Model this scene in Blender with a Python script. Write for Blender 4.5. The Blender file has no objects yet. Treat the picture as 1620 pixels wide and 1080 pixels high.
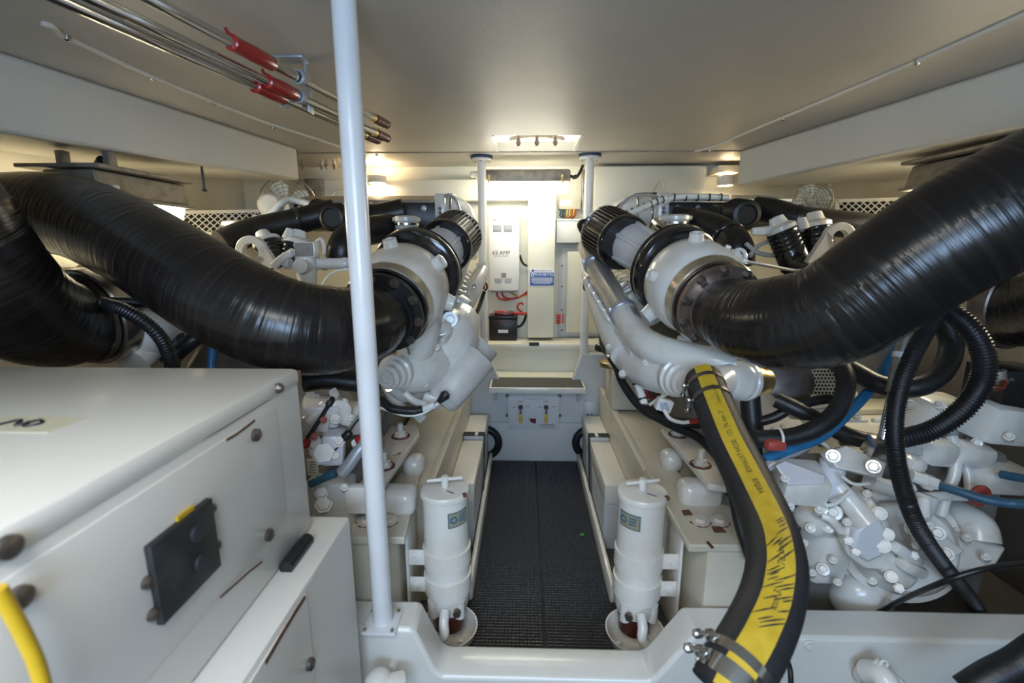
import bpy, bmesh, math, random
from mathutils import Vector, Matrix
random.seed(4)
SC = bpy.context.scene
COL = SC.collection
V = Vector
PI = math.pi

# ------------------------------------------------------------------ camera
F_PX = 740.0                                   # focal length in pixels of the 1620x1080 frame
PITCH = math.atan(150 / F_PX)
YAW = math.atan(20 * math.cos(PITCH) / F_PX)
CAM = V((0, 0, 1.25))
_fw = V((-math.sin(YAW) * math.cos(PITCH), math.cos(YAW) * math.cos(PITCH), -math.sin(PITCH)))
_rt = V((math.cos(YAW), math.sin(YAW), 0))
_up = _rt.cross(_fw)
cd = bpy.data.cameras.new('camera')
cam = bpy.data.objects.new('camera', cd)
COL.objects.link(cam)
cam.matrix_world = Matrix(((_rt.x, _up.x, -_fw.x, CAM.x), (_rt.y, _up.y, -_fw.y, CAM.y), (_rt.z, _up.z, -_fw.z, CAM.z), (0, 0, 0, 1)))
cd.sensor_width = 36.0
cd.lens = F_PX / 1620 * 36.0
cd.clip_start = 0.02
cd.dof.use_dof = True
cd.dof.focus_distance = 1.7
cd.dof.aperture_fstop = 3.2
SC.camera = cam
SC.view_settings.view_transform = 'Standard'
SC.view_settings.look = 'None'
SC.view_settings.gamma = 1.0
SC.view_settings.use_curve_mapping = False
SC.view_settings.exposure = 0.36

# ------------------------------------------------------------------ world and daylight
wd = bpy.data.worlds.new('sky'); SC.world = wd
wd.use_nodes = True
wd.node_tree.nodes['Background'].inputs[0].default_value = (0.62, 0.78, 1.0, 1)
wd.node_tree.nodes['Background'].inputs[1].default_value = 1.0
# daylight entering through the open doorway behind the photographer
ld = bpy.data.lights.new('doorway_daylight', 'AREA'); ld.shape = 'RECTANGLE'; ld.size = 1.1; ld.size_y = 0.62
ld.color = (0.46, 0.68, 1.0); ld.energy = 24
lo = bpy.data.objects.new('doorway_daylight', ld); COL.objects.link(lo)
lo.location = (0.0, -1.22, 1.36); lo.rotation_euler = (math.radians(90), 0, 0)
# overhead fill light added in an unseen ceiling opening to brighten the generator lid
l2 = bpy.data.lights.new('overhead_fill', 'AREA'); l2.shape = 'RECTANGLE'; l2.size = 0.80; l2.size_y = 0.65
l2.color = (1.0, 0.97, 0.90); l2.energy = 13
lo2 = bpy.data.objects.new('overhead_fill', l2); COL.objects.link(lo2)
lo2.location = (-0.25, -0.32, 1.80)

# ------------------------------------------------------------------ pixel -> place
def _dir(u, v):
    return _fw * F_PX + _rt * (u - 810) - _up * (v - 540)
def P(u, v, Y):
    d = _dir(u, v); return CAM + d * (Y / d.y)
def PX(u, v, X):
    d = _dir(u, v); return CAM + d * (X / d.x)
def PZ(u, v, Z):
    d = _dir(u, v); return CAM + d * ((Z - CAM.z) / d.z)

# ------------------------------------------------------------------ materials
MATS = {}
def mat(name, col, rough=0.45, metal=0.0, col2=None, scale=6.0, lo=0.45, hi=0.75, bump=0.0, bscale=60.0, coat=0.0, rust=0.0, uvwrap=None, emit=None, rvar=0.0):
    m = bpy.data.materials.new(name); m.use_nodes = True
    nt = m.node_tree; n = nt.nodes; l = nt.links
    b = n['Principled BSDF']
    b.inputs['Base Color'].default_value = (*col, 1)
    b.inputs['Roughness'].default_value = rough
    b.inputs['Metallic'].default_value = metal
    b.inputs['Coat Weight'].default_value = coat
    b.inputs['Coat Roughness'].default_value = 0.12
    tc = n.new('ShaderNodeTexCoord')
    src = tc.outputs['Object']
    if uvwrap:
        mp = n.new('ShaderNodeMapping'); mp.inputs['Scale'].default_value = (uvwrap[0], uvwrap[1], 1)
        l.new(tc.outputs['UV'], mp.inputs['Vector']); src = mp.outputs['Vector']
    cur = None
    if col2 is not None:
        nz = n.new('ShaderNodeTexNoise'); nz.inputs['Scale'].default_value = 1.0 if uvwrap else scale; nz.inputs['Detail'].default_value = 5
        l.new(src, nz.inputs['Vector'])
        mr = n.new('ShaderNodeMapRange'); mr.inputs[1].default_value = lo; mr.inputs[2].default_value = hi
        l.new(nz.outputs['Fac'], mr.inputs[0])
        mx = n.new('ShaderNodeMix'); mx.data_type = 'RGBA'
        mx.inputs['A'].default_value = (*col, 1); mx.inputs['B'].default_value = (*col2, 1)
        l.new(mr.outputs[0], mx.inputs['Factor'])
        cur = mx.outputs['Result']
    if rust > 0:
        nz = n.new('ShaderNodeTexNoise'); nz.inputs['Scale'].default_value = 22; nz.inputs['Detail'].default_value = 8
        l.new(tc.outputs['Object'], nz.inputs['Vector'])
        mr = n.new('ShaderNodeMapRange'); mr.inputs[1].default_value = 0.76 - rust; mr.inputs[2].default_value = 0.79 - rust
        l.new(nz.outputs['Fac'], mr.inputs[0])
        mx = n.new('ShaderNodeMix'); mx.data_type = 'RGBA'
        if cur: l.new(cur, mx.inputs['A'])
        else: mx.inputs['A'].default_value = (*col, 1)
        mx.inputs['B'].default_value = (0.13, 0.06, 0.03, 1)
        l.new(mr.outputs[0], mx.inputs['Factor']); cur = mx.outputs['Result']
    if cur: l.new(cur, b.inputs['Base Color'])
    if bump > 0:
        nz = n.new('ShaderNodeTexNoise'); nz.inputs['Scale'].default_value = 1.0 if uvwrap else bscale; nz.inputs['Detail'].default_value = 4
        l.new(src, nz.inputs['Vector'])
        bp = n.new('ShaderNodeBump'); bp.inputs['Strength'].default_value = bump; bp.inputs['Distance'].default_value = 0.004
        l.new(nz.outputs['Fac'], bp.inputs['Height']); l.new(bp.outputs[0], b.inputs['Normal'])
        if rvar:
            mr = n.new('ShaderNodeMapRange'); mr.inputs[3].default_value = rough - rvar; mr.inputs[4].default_value = rough + rvar
            l.new(nz.outputs['Fac'], mr.inputs[0]); l.new(mr.outputs[0], b.inputs['Roughness'])
    if emit:
        b.inputs['Emission Color'].default_value = (*emit[0], 1); b.inputs['Emission Strength'].default_value = emit[1]
    MATS[name] = m
    return m
CREAM = (0.78, 0.75, 0.66)
WHITE = (0.80, 0.79, 0.75)
mat('ceiling_vinyl', (0.55, 0.515, 0.46), 0.44, col2=(0.51, 0.475, 0.42), scale=3, bump=0.25, bscale=240)
mat('beam_paint', (0.66, 0.635, 0.57), 0.4, col2=(0.61, 0.585, 0.52), scale=2)
mat('bulkhead_paint', (0.76, 0.74, 0.62), 0.4, col2=(0.72, 0.70, 0.58), scale=2)
mat('bilge_shade', (0.10, 0.095, 0.085), 0.6, col2=(0.07, 0.065, 0.06), scale=4)  # dark tone puts shade into the bilge colour and cuts bounced light
mat('hull_paint', (0.70, 0.66, 0.56), 0.45, col2=(0.58, 0.53, 0.44), scale=2.5)
mat('gel_white', (0.80, 0.79, 0.74), 0.28, col2=(0.72, 0.70, 0.64), scale=5, coat=0.3)
mat('gel_grey', (0.62, 0.64, 0.64), 0.4, col2=(0.55, 0.57, 0.58), scale=4)
mat('stringer_paint', (0.66, 0.62, 0.51), 0.38, col2=(0.56, 0.51, 0.40), scale=5, rust=0.005)
mat('engine_white', (0.77, 0.755, 0.71), 0.26, col2=(0.60, 0.55, 0.47), scale=9, lo=0.5, hi=0.8, coat=0.4, bump=0.15, bscale=90, rust=0.012)
mat('engine_white_rusty', (0.75, 0.71, 0.65), 0.34, col2=(0.62, 0.52, 0.42), scale=10, coat=0.3, bump=0.2, bscale=80, rust=0.07)
mat('engine_grey', (0.62, 0.60, 0.57), 0.42, col2=(0.50, 0.48, 0.45), scale=12, bump=0.15, bscale=70, rust=0.02)
mat('lilac_white', (0.70, 0.70, 0.73), 0.34, col2=(0.66, 0.66, 0.70), scale=9, coat=0.2)
mat('filter_white', (0.82, 0.80, 0.75), 0.3, col2=(0.74, 0.70, 0.62), scale=8, coat=0.3, rust=0.0)
mat('post_white', (0.82, 0.83, 0.84), 0.25, col2=(0.76, 0.76, 0.76), scale=8, coat=0.3)
mat('cabinet_white', (0.80, 0.78, 0.72), 0.35, col2=(0.75, 0.73, 0.67), scale=3, coat=0.2)
mat('hose_rubber', (0.011, 0.0095, 0.009), 0.25, col2=(0.022, 0.018, 0.016), uvwrap=(1.6, 80), bump=0.7, rvar=0.13)
mat('rubber', (0.010, 0.010, 0.011), 0.42, col2=(0.018, 0.018, 0.019), scale=20, bump=0.15, bscale=120)
mat('rubber_grey', (0.022, 0.022, 0.026), 0.55, col2=(0.015, 0.015, 0.018), scale=30, bump=0.3, bscale=160)
mat('black_gloss', (0.012, 0.012, 0.013), 0.14, col2=(0.02, 0.02, 0.022), scale=10, coat=0.5)
mat('black_satin', (0.010, 0.010, 0.0105), 0.36, col2=(0.020, 0.0195, 0.018), scale=14, bump=0.1, bscale=90)
mat('black_pan', (0.02, 0.02, 0.021), 0.5, col2=(0.05, 0.05, 0.05), scale=18)
mat('mat_sheen', (0.05, 0.054, 0.062), 0.36, col2=(0.08, 0.085, 0.095), scale=60)  # lighter blue-grey carries the painted sheen of the raised nubs
mat('mat_base', (0.014, 0.015, 0.017), 0.7, col2=(0.022, 0.023, 0.026), scale=30)
mat('tread_grit', (0.085, 0.085, 0.075), 0.85, col2=(0.14, 0.14, 0.125), scale=220, bump=0.6, bscale=400)
mat('steel', (0.62, 0.60, 0.56), 0.24, 1.0, col2=(0.48, 0.45, 0.40), scale=18, bump=0.08, bscale=60)
mat('steel_bright', (0.78, 0.77, 0.75), 0.12, 1.0, col2=(0.70, 0.69, 0.67), scale=12)
mat('flange_steel', (0.36, 0.29, 0.25), 0.35, 0.85, col2=(0.22, 0.16, 0.13), scale=20, bump=0.1, bscale=60)
mat('block_shade', (0.20, 0.185, 0.165), 0.5, col2=(0.13, 0.115, 0.10), scale=10)  # dark tone stands for shade in the gaps between castings
mat('steel_dark', (0.20, 0.17, 0.15), 0.38, 0.8, col2=(0.11, 0.08, 0.07), scale=22, bump=0.15, bscale=60)
mat('tube_steel', (0.70, 0.69, 0.65), 0.28, 0.75, col2=(0.60, 0.58, 0.53), scale=10)
mat('galv', (0.33, 0.30, 0.25), 0.5, 0.5, col2=(0.18, 0.155, 0.12), scale=24, bump=0.2, bscale=80)
mat('bracket_grey', (0.46, 0.49, 0.54), 0.35, 0.5, col2=(0.40, 0.43, 0.47), scale=12)
mat('bronze', (0.42, 0.33, 0.17), 0.35, 0.9, col2=(0.30, 0.24, 0.14), scale=15)
mat('brass', (0.70, 0.53, 0.22), 0.3, 0.8, col2=(0.60, 0.45, 0.2), scale=15)
mat('rust', (0.12, 0.05, 0.028), 0.85, col2=(0.22, 0.10, 0.05), scale=60, bump=0.4, bscale=200)
mat('red_plastic', (0.36, 0.018, 0.016), 0.25, col2=(0.30, 0.012, 0.012), scale=20, coat=0.4)
mat('maroon', (0.13, 0.015, 0.012), 0.2, col2=(0.16, 0.02, 0.015), scale=20, coat=0.4)
mat('bowl_red', (0.05, 0.004, 0.004), 0.12, col2=(0.07, 0.006, 0.006), scale=10, coat=0.6)
mat('red_wire', (0.50, 0.04, 0.03), 0.4, col2=(0.40, 0.03, 0.02), scale=20)
mat('red_tape', (0.42, 0.07, 0.05), 0.5, col2=(0.36, 0.05, 0.04), scale=20)
mat('yellow_wire', (0.75, 0.52, 0.04), 0.45, col2=(0.68, 0.46, 0.03), scale=20)
mat('yellow_stripe', (0.62, 0.43, 0.03), 0.55, col2=(0.50, 0.33, 0.02), scale=40)
mat('yellow_grip', (0.66, 0.42, 0.02), 0.4, col2=(0.58, 0.36, 0.02), scale=30)
mat('green_tape', (0.08, 0.36, 0.06), 0.5, col2=(0.06, 0.28, 0.05), scale=20)
mat('blue_hose', (0.02, 0.16, 0.34), 0.4, col2=(0.015, 0.12, 0.27), scale=20)
mat('blue_dark', (0.03, 0.10, 0.16), 0.45, col2=(0.02, 0.07, 0.12), scale=20)
mat('blue_rubber', (0.02, 0.05, 0.12), 0.45, col2=(0.03, 0.07, 0.15), scale=20)
mat('brown_wire', (0.16, 0.08, 0.04), 0.5, col2=(0.12, 0.06, 0.03), scale=20)
mat('sign_blue', (0.012, 0.085, 0.36), 0.35, col2=(0.012, 0.08, 0.33), scale=10)
mat('sign_white', (0.80, 0.80, 0.78), 0.4, col2=(0.77, 0.77, 0.75), scale=10)
mat('ink', (0.03, 0.03, 0.035), 0.5, col2=(0.04, 0.04, 0.045), scale=10)
mat('ink_grey', (0.22, 0.22, 0.22), 0.5, col2=(0.25, 0.25, 0.25), scale=10)
mat('gauge_grey', (0.30, 0.31, 0.31), 0.3, col2=(0.25, 0.26, 0.26), scale=30)
mat('label_teal', (0.10, 0.20, 0.22), 0.4, col2=(0.13, 0.24, 0.25), scale=30)
mat('label_gold', (0.36, 0.33, 0.22), 0.4, col2=(0.30, 0.28, 0.20), scale=30)
mat('label_beige', (0.70, 0.66, 0.50), 0.5, col2=(0.64, 0.60, 0.45), scale=30)
mat('data_plate', (0.36, 0.34, 0.30), 0.45, 0.3, col2=(0.27, 0.25, 0.22), scale=90)
mat('panel_plate', (0.66, 0.67, 0.70), 0.35, col2=(0.62, 0.63, 0.66), scale=8)
mat('strap_web', (0.02, 0.02, 0.022), 0.6, col2=(0.035, 0.035, 0.038), scale=80, bump=0.2, bscale=300)
mat('plastic_clear', (0.78, 0.80, 0.74), 0.3, col2=(0.72, 0.74, 0.68), scale=10)
mat('wood_cover', (0.36, 0.29, 0.20), 0.5, col2=(0.50, 0.43, 0.33), scale=30, bump=0.2, bscale=60)
mat('grille_white', (0.70, 0.67, 0.60), 0.4, col2=(0.62, 0.59, 0.52), scale=12)
mat('void_black', (0.01, 0.01, 0.01), 0.8, col2=(0.014, 0.014, 0.014), scale=10)
mat('lamp_tube', (0.95, 0.97, 0.9), 0.4, emit=((1.0, 0.945, 0.78), 21))
mat('lamp_side', (0.95, 0.97, 0.9), 0.4, emit=((1.0, 0.88, 0.62), 26))
mat('lamp_warm', (0.95, 0.9, 0.8), 0.4, emit=((1.0, 0.76, 0.48), 95))
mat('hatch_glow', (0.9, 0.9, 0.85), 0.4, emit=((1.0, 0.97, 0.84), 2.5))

# ------------------------------------------------------------------ mesh helpers
def catmull(pts, sub):
    pts = [V(p) for p in pts]
    if len(pts) < 3: 
        return [pts[0].lerp(pts[-1], i / sub) for i in range(sub + 1)], [i / sub for i in range(sub + 1)]
    e = [pts[0] * 2 - pts[1]] + pts + [pts[-1] * 2 - pts[-2]]
    out = []; par = []
    for i in range(1, len(e) - 2):
        a, b, c, d = e[i - 1], e[i], e[i + 1], e[i + 2]
        for k in range(sub):
            t = k / sub
            out.append(0.5 * ((2 * b) + (c - a) * t + (2 * a - 5 * b + 4 * c - d) * t * t + (3 * b - a - 3 * c + d) * t ** 3)); par.append(i - 1 + t)
    out.append(pts[-1]); par.append(len(pts) - 1)
    return out, par
def perp(d):
    d = V(d).normalized()
    a = V((0, 0, 1)) if abs(d.z) < 0.9 else V((1, 0, 0))
    u = d.cross(a).normalized(); return u, d.cross(u).normalized()
def frames(path, u0=None):
    n = len(path); T = []
    for i in range(n):
        T.append((path[min(i + 1, n - 1)] - path[max(i - 1, 0)]).normalized())
    if u0 is None: u0 = perp(T[0])[0]
    u = (u0 - T[0] * u0.dot(T[0])).normalized(); fr = []
    for i in range(n):
        u = (u - T[i] * u.dot(T[i])).normalized()
        fr.append((T[i], u, T[i].cross(u)))
    return fr
_fontcache = {}
def text_geo(s, bold=False):
    if s in _fontcache: return _fontcache[s]
    c = bpy.data.curves.new('t', 'FONT'); c.body = s; c.size = 1.0; c.align_x = 'CENTER'; c.align_y = 'CENTER'; c.resolution_u = 3
    o = bpy.data.objects.new('t', c); COL.objects.link(o)
    dg = bpy.context.evaluated_depsgraph_get(); ev = o.evaluated_get(dg); me = ev.to_mesh()
    r = ([v.co.copy() for v in me.vertices], [tuple(p.vertices) for p in me.polygons])
    ev.to_mesh_clear(); bpy.data.objects.remove(o); bpy.data.curves.remove(c)
    _fontcache[s] = r; return r

class MB:
    def __init__(s): s.v = []; s.f = []; s.uv = []
    def add(s, vs, fs, uv=None):
        o = len(s.v); s.v += [V(x) for x in vs]
        for i, f in enumerate(fs):
            s.f.append(tuple(k + o for k in f)); s.uv.append(uv[i] if uv else None)
        return s
    def box(s, c, size, rot=None, bev=0.0, seg=2):
        bm = bmesh.new(); bmesh.ops.create_cube(bm, size=1.0)
        for v in bm.verts: v.co = V((v.co.x * size[0], v.co.y * size[1], v.co.z * size[2]))
        if bev > 0: bmesh.ops.bevel(bm, geom=bm.edges[:], offset=min(bev, min(size) * 0.45), segments=seg, affect='EDGES', profile=0.5)
        if rot is None: R = Matrix.Identity(3)
        elif isinstance(rot, Matrix): R = rot.to_3x3()
        else: R = Matrix.Rotation(rot[2], 3, 'Z') @ Matrix.Rotation(rot[1], 3, 'Y') @ Matrix.Rotation(rot[0], 3, 'X')
        bm.verts.index_update()
        s.add([R @ v.co + V(c) for v in bm.verts], [[v.index for v in f.verts] for f in bm.faces]); bm.free(); return s
    def bar(s, a, b, w, h, up=None, bev=0.0):
        a = V(a); b = V(b); d = (b - a); L = d.length; d.normalize()
        up = V(up) if up is not None else (V((0, 0, 1)) if abs(d.z) < 0.95 else V((0, 1, 0)))
        x = d.cross(up).normalized(); z = x.cross(d).normalized()
        return s.box((a + b) / 2, (w, L, h), Matrix((x, d, z)).transposed(), bev)
    def hexa(s, p):      # 8 points: bottom loop 0-3, top loop 4-7
        return s.add(p, [(3, 2, 1, 0), (4, 5, 6, 7), (0, 1, 5, 4), (1, 2, 6, 5), (2, 3, 7, 6), (3, 0, 4, 7)])
    def lathe(s, o, d, prof, n=24, cap=True, a0=0.0, a1=2 * PI, ref=None):
        o = V(o); d = V(d).normalized(); u, w = perp(d)
        if ref is not None:
            u = (V(ref) - d * V(ref).dot(d)).normalized(); w = d.cross(u)
        full = abs(a1 - a0 - 2 * PI) < 1e-6; m = n if full else n + 1
        vs = []
        for t, r in prof:
            for i in range(m):
                a = a0 + (a1 - a0) * i / n
                vs.append(o + d * t + (u * math.cos(a) + w * math.sin(a)) * r)
        fs = []
        for k in range(len(prof) - 1):
            for i in range(n):
                j = (i + 1) % m
                fs.append((k * m + i, k * m + j, (k + 1) * m + j, (k + 1) * m + i))
        if cap and full:
            if prof[0][1] > 1e-5: fs.append(tuple(reversed(range(m))))
            if prof[-1][1] > 1e-5: fs.append(tuple((len(prof) - 1) * m + i for i in range(m)))
        return s.add(vs, fs)
    def cyl(s, a, b, r, r2=None, n=20, bev=0.0):
        a = V(a); b = V(b); L = (b - a).length; r2 = r if r2 is None else r2
        if bev: pr = [(0, r - bev), (bev, r), (L - bev, r2), (L, r2 - bev)]
        else: pr = [(0, r), (L, r2)]
        return s.lathe(a, b - a, pr, n)
    def ring(s, c, d, r0, r1, h, n=32, bev=0.0):
        d = V(d).normalized(); o = V(c) - d * h / 2
        return s.lathe(o, d, [(0, r0), (0, r1 - bev), (bev, r1), (h - bev, r1), (h, r1 - bev), (h, r0), (0, r0)], n, cap=False)
    def torus(s, c, d, R, r, n=32, m=8):
        return s.lathe(c, d, [(math.sin(2 * PI * k / m) * r, R + math.cos(2 * PI * k / m) * r) for k in range(m + 1)], n, cap=False)
    def ball(s, c, r, d=(0, 0, 1), sq=1.0, n=18, m=9):
        return s.lathe(V(c), d, [(-math.cos(PI * k / m) * r * sq, max(math.sin(PI * k / m) * r, 1e-6)) for k in range(m + 1)], n, cap=False)
    def bolt(s, c, d, r=0.008, h=0.008, washer=True):
        c = V(c); d = V(d).normalized()
        if washer: s.cyl(c, c + d * 0.002, r * 1.35, n=14)
        s.lathe(c + d * 0.002, d, [(0, r), (h * 0.85, r), (h, r * 0.86)], 6); return s
    def tube(s, pts, r, n=12, sub=8, rr=None, corr=0.0, pitch=0.008, caps=True, u0=None):
        path, par = catmull(pts, sub)
        if corr:
            L = [0]
            for i in range(1, len(path)): L.append(L[-1] + (path[i] - path[i - 1]).length)
            N = max(8, int(L[-1] / pitch * 4)); np_ = []; k = 0
            for i in range(N + 1):
                t = L[-1] * i / N
                while k < len(L) - 2 and L[k + 1] < t: k += 1
                np_.append(path[k].lerp(path[k + 1], (t - L[k]) / max(1e-9, L[k + 1] - L[k])))
            path = np_; par = None
        fr = frames(path, u0); vs = []; fs = []; uv = []; acc = 0; ls = []
        for i, p in enumerate(path):
            if i: acc += (p - path[i - 1]).length
            ls.append(acc)
            q = r
            if rr is not None and par is not None:
                k = min(int(par[i]), len(rr) - 2); q = rr[k] + (rr[k + 1] - rr[k]) * (par[i] - k)
            if corr: q = r + (corr if (i % 4) < 2 else -corr)
            T, u, w = fr[i]
            for j in range(n):
                a = 2 * PI * j / n
                vs.append(p + (u * math.cos(a) + w * math.sin(a)) * q)
        for i in range(len(path) - 1):
            for j in range(n):
                j2 = (j + 1) % n
                fs.append((i * n + j, i * n + j2, (i + 1) * n + j2, (i + 1) * n + j))
                uv.append(((j / n, ls[i]), ((j + 1) / n, ls[i]), ((j + 1) / n, ls[i + 1]), (j / n, ls[i + 1])))
        if caps:
            fs.append(tuple(reversed(range(n)))); uv.append([(0, 0)] * n)
            b = (len(path) - 1) * n; fs.append(tuple(b + j for j in range(n))); uv.append([(0, acc)] * n)
        return s.add(vs, fs, uv)
    def prism(s, poly, o, u, v, depth):       # polygon (x,y) in frame o,u,v extruded along u x v
        o = V(o); u = V(u); v = V(v); w = u.cross(v).normalized() * depth; n = len(poly)
        a = [o + u * x + v * y for x, y in poly]
        return s.add(a + [p + w for p in a], [tuple(reversed(range(n))), tuple(range(n, 2 * n))] + [(i, (i + 1) % n, (i + 1) % n + n, i + n) for i in range(n)])
    def slab(s, pts, w):                      # polygon of 3-D points extruded by vector w
        w = V(w); n = len(pts); a = [V(p) for p in pts]
        return s.add(a + [p + w for p in a], [tuple(reversed(range(n))), tuple(range(n, 2 * n))] + [(i, (i + 1) % n, (i + 1) % n + n, i + n) for i in range(n)])
    def text(s, t, o, u, v, size, lift=0.0):
        vs, fs = text_geo(t); o = V(o); u = V(u).normalized(); v = V(v).normalized(); w = u.cross(v).normalized() * lift
        return s.add([o + w + u * p.x * size + v * p.y * size for p in vs], fs)
    def build(s, name, m, parent=None, angle=40, bev=0.0, kind=None):
        me = bpy.data.meshes.new(name)
        c = V((0, 0, 0))
        if s.v:
            lo = V((min(p.x for p in s.v), min(p.y for p in s.v), min(p.z for p in s.v))); hi = V((max(p.x for p in s.v), max(p.y for p in s.v), max(p.z for p in s.v)))
            c = V(((lo.x + hi.x) / 2, (lo.y + hi.y) / 2, (lo.z + hi.z) / 2))
        me.from_pydata([p - c for p in s.v], [], s.f)
        if any(u is not None for u in s.uv):
            ul = me.uv_layers.new(name='UVMap'); k = 0
            for i, f in enumerate(s.f):
                for j in range(len(f)):
                    if s.uv[i] is not None: ul.data[k].uv = s.uv[i][j]
                    k += 1
        bm = bmesh.new(); bm.from_mesh(me); bmesh.ops.recalc_face_normals(bm, faces=bm.faces[:]); bm.to_mesh(me); bm.free()
        me.materials.append(MATS[m])
        me.shade_smooth(); me.set_sharp_from_angle(angle=math.radians(angle))
        o = bpy.data.objects.new(name, me); COL.objects.link(o)
        wl = c
        if parent is not None:
            o.parent = parent; o.location = c - WL[parent.name]
        else: o.location = c
        WL[o.name] = wl
        if bev:
            md = o.modifiers.new('bevel', 'BEVEL'); md.width = bev; md.segments = 2; md.limit_method = 'ANGLE'
        if kind: o['kind'] = kind
        return o
WL = {}
def tag(o, label, cat, group=None):
    o['label'] = label; o['category'] = cat
    if group: o['group'] = group
    return o
def thing(name, label, cat, loc, group=None):
    o = bpy.data.objects.new(name, None); COL.objects.link(o); o.empty_display_size = 0.05
    o.location = V(loc); WL[o.name] = V(loc)
    return tag(o, label, cat, group)
def struct(o): o['kind'] = 'structure'; return o

# ================================================================== THE SETTING
CZ = 1.728                                       # headliner height
XL, XR, YB, YF = -1.75, 1.85, 3.0, -1.2
def slab_box(m, x0, x1, y0, y1, z0, z1, bev=0.0):
    return m.box(((x0 + x1) / 2, (y0 + y1) / 2, (z0 + z1) / 2), (x1 - x0, y1 - y0, z1 - z0), None, bev)
m = MB(); slab_box(m, XL, XR, YF, YB, -0.05, 0.0); struct(m.build('floor', 'bilge_shade'))  # floor coloured dark to hold the shade under the engines
m = MB(); slab_box(m, XL, XL + .02, YF, YB, 0.0, 1.12, .004); struct(m.build('trim_21', 'bilge_shade'))  # dark liners added low on both hull sides as painted shade
m = MB(); slab_box(m, XR - .02, XR, YF, YB, 0.0, 1.12, .004); struct(m.build('trim_22', 'bilge_shade'))
m = MB(); slab_box(m, XL - 0.05, XL, YF, YB, -0.05, CZ + 0.25); struct(m.build('wall_left', 'hull_paint'))
m = MB(); slab_box(m, XR, XR + 0.05, YF, YB, -0.05, CZ + 0.25); struct(m.build('wall_right', 'hull_paint'))
m = MB(); slab_box(m, XL, XR, YB, YB + 0.05, -0.05, CZ + 0.25); struct(m.build('wall_back', 'bulkhead_paint'))
m = MB(); dxa, dxb, dza, dzb = -0.56, 0.56, 1.04, 1.68
slab_box(m, XL, dxa, YF - 0.05, YF, -0.05, CZ + 0.25); slab_box(m, dxb, XR, YF - 0.05, YF, -0.05, CZ + 0.25); slab_box(m, dxa, dxb, YF - 0.05, YF, -0.05, dza); slab_box(m, dxa, dxb, YF - 0.05, YF, dzb, CZ + 0.25)
struct(m.build('wall_front', 'hull_paint'))
HA = PZ(787, 239, CZ); HB = PZ(908, 239, CZ); HC = PZ(845, 214, CZ)
hx0, hx1, hy0, hy1 = HA.x, HB.x, HC.y, HA.y
m = MB()
for (x0, x1, y0, y1) in [(XL, XR, YF, -0.66), (XL, -0.66, -0.66, 0.02), (0.16, XR, -0.66, 0.02), (XL, XR, 0.02, hy0), (XL, hx0, hy0, hy1), (hx1, XR, hy0, hy1), (XL, XR, hy1, YB)]:
    slab_box(m, x0, x1, y0, y1, CZ, CZ + 0.04)
struct(m.build('ceiling', 'ceiling_vinyl'))
m = MB(); slab_box(m, XL, XR, hy1 + 0.012, hy1 + 0.028, CZ - 0.004, CZ + 0.001); struct(m.build('trim_1', 'galv'))
# headliner edge strips
def strip(name, pts, r=0.007):
    q = [PZ(u, v, CZ - 0.003) for u, v in pts]
    m = MB(); m.tube(q, r, n=8, sub=8); return struct(m.build(name, 'beam_paint'))
strip('trim_2', [(1100, 239), (1130, 231), (1180, 210), (1300, 160), (1455, 95), (1620, 22), (1800, -62)])
strip('trim_3', [(66, 36), (84, 42), (96, 54), (112, 62), (240, 120), (400, 186), (500, 219), (560, 240)])
m = MB()
for u, v in [(106, 56), (240, 120), (336, 161), (432, 199), (500, 219), (596, 243), (1123, 236), (1452, 94), (1240, 186)]:
    m.lathe(PZ(u, v, CZ), (0, 0, -1), [(0, 0.008), (0.010, 0.007), (0.013, 0.003)], 10)
struct(m.build('trim_4', 'steel'))
# deep longitudinal beams under the side decks
def beam(name, top0, top1, bot0, bot1, out):
    a1 = PZ(*top1, CZ); b1 = P(*bot1, a1.y); a0 = PZ(*top0, CZ); b0 = P(*bot0, a0.y)
    ext = lambda p, q: p + (p - q) * 0.9
    a0, b0 = ext(a0, a1), ext(b0, b1)
    b0.x = a0.x; b1.x = a1.x
    o0 = V((out, b0.y, b0.z + 0.02)); o1 = V((out, b1.y, b1.z + 0.02)); t0 = V((out, a0.y, CZ)); t1 = V((out, a1.y, CZ))
    m = MB(); m.hexa([b0, b1, o1, o0, a0, a1, t1, t0]); return struct(m.build(name, 'beam_paint', bev=0.012))
beam('trim_5', (0, 80), (470, 234), (0, 214), (470, 286), XL)
beam('trim_6', (1620, 95), (1170, 238), (1620, 205), (1170, 295), XR)
# bulkhead header, pillar, side panels
def pbox(m, u0, v0, u1, v1, Y0, Y1, bev=0.0):
    a = P(u0, v1, Y0); b = P(u1, v0, Y0)
    return slab_box(m, a.x, b.x, Y0, Y1, a.z, b.z, bev)
m = MB(); pbox(m, 440, 283, 836, 318, 2.90, 3.0, 0.006); struct(m.build('trim_7', 'bulkhead_paint'))
m = MB(); pbox(m, 834, 303, 880, 534, 2.86, 3.0, 0.006); struct(m.build('trim_8', 'bulkhead_paint'))
m = MB(); pbox(m, 940, 262, 1118, 345, 2.90, 3.0, 0.006); struct(m.build('trim_9', 'bulkhead_paint'))
m = MB(); pbox(m, 1136, 261, 1172, 273, 2.84, 3.0, 0.004); struct(m.build('trim_10', 'bulkhead_paint'))
# shelf under the bulkhead and its lip
SZ = P(850, 533, 2.99).z
m = MB(); slab_box(m, -0.95, 1.1, 2.77, 3.0, SZ - 0.045, SZ, 0.008); struct(m.build('trim_11', 'bulkhead_paint'))
m = MB(); slab_box(m, -0.95, 1.1, 2.80, 2.83, 0.3, SZ - 0.045); struct(m.build('trim_12', 'bulkhead_paint'))
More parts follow.
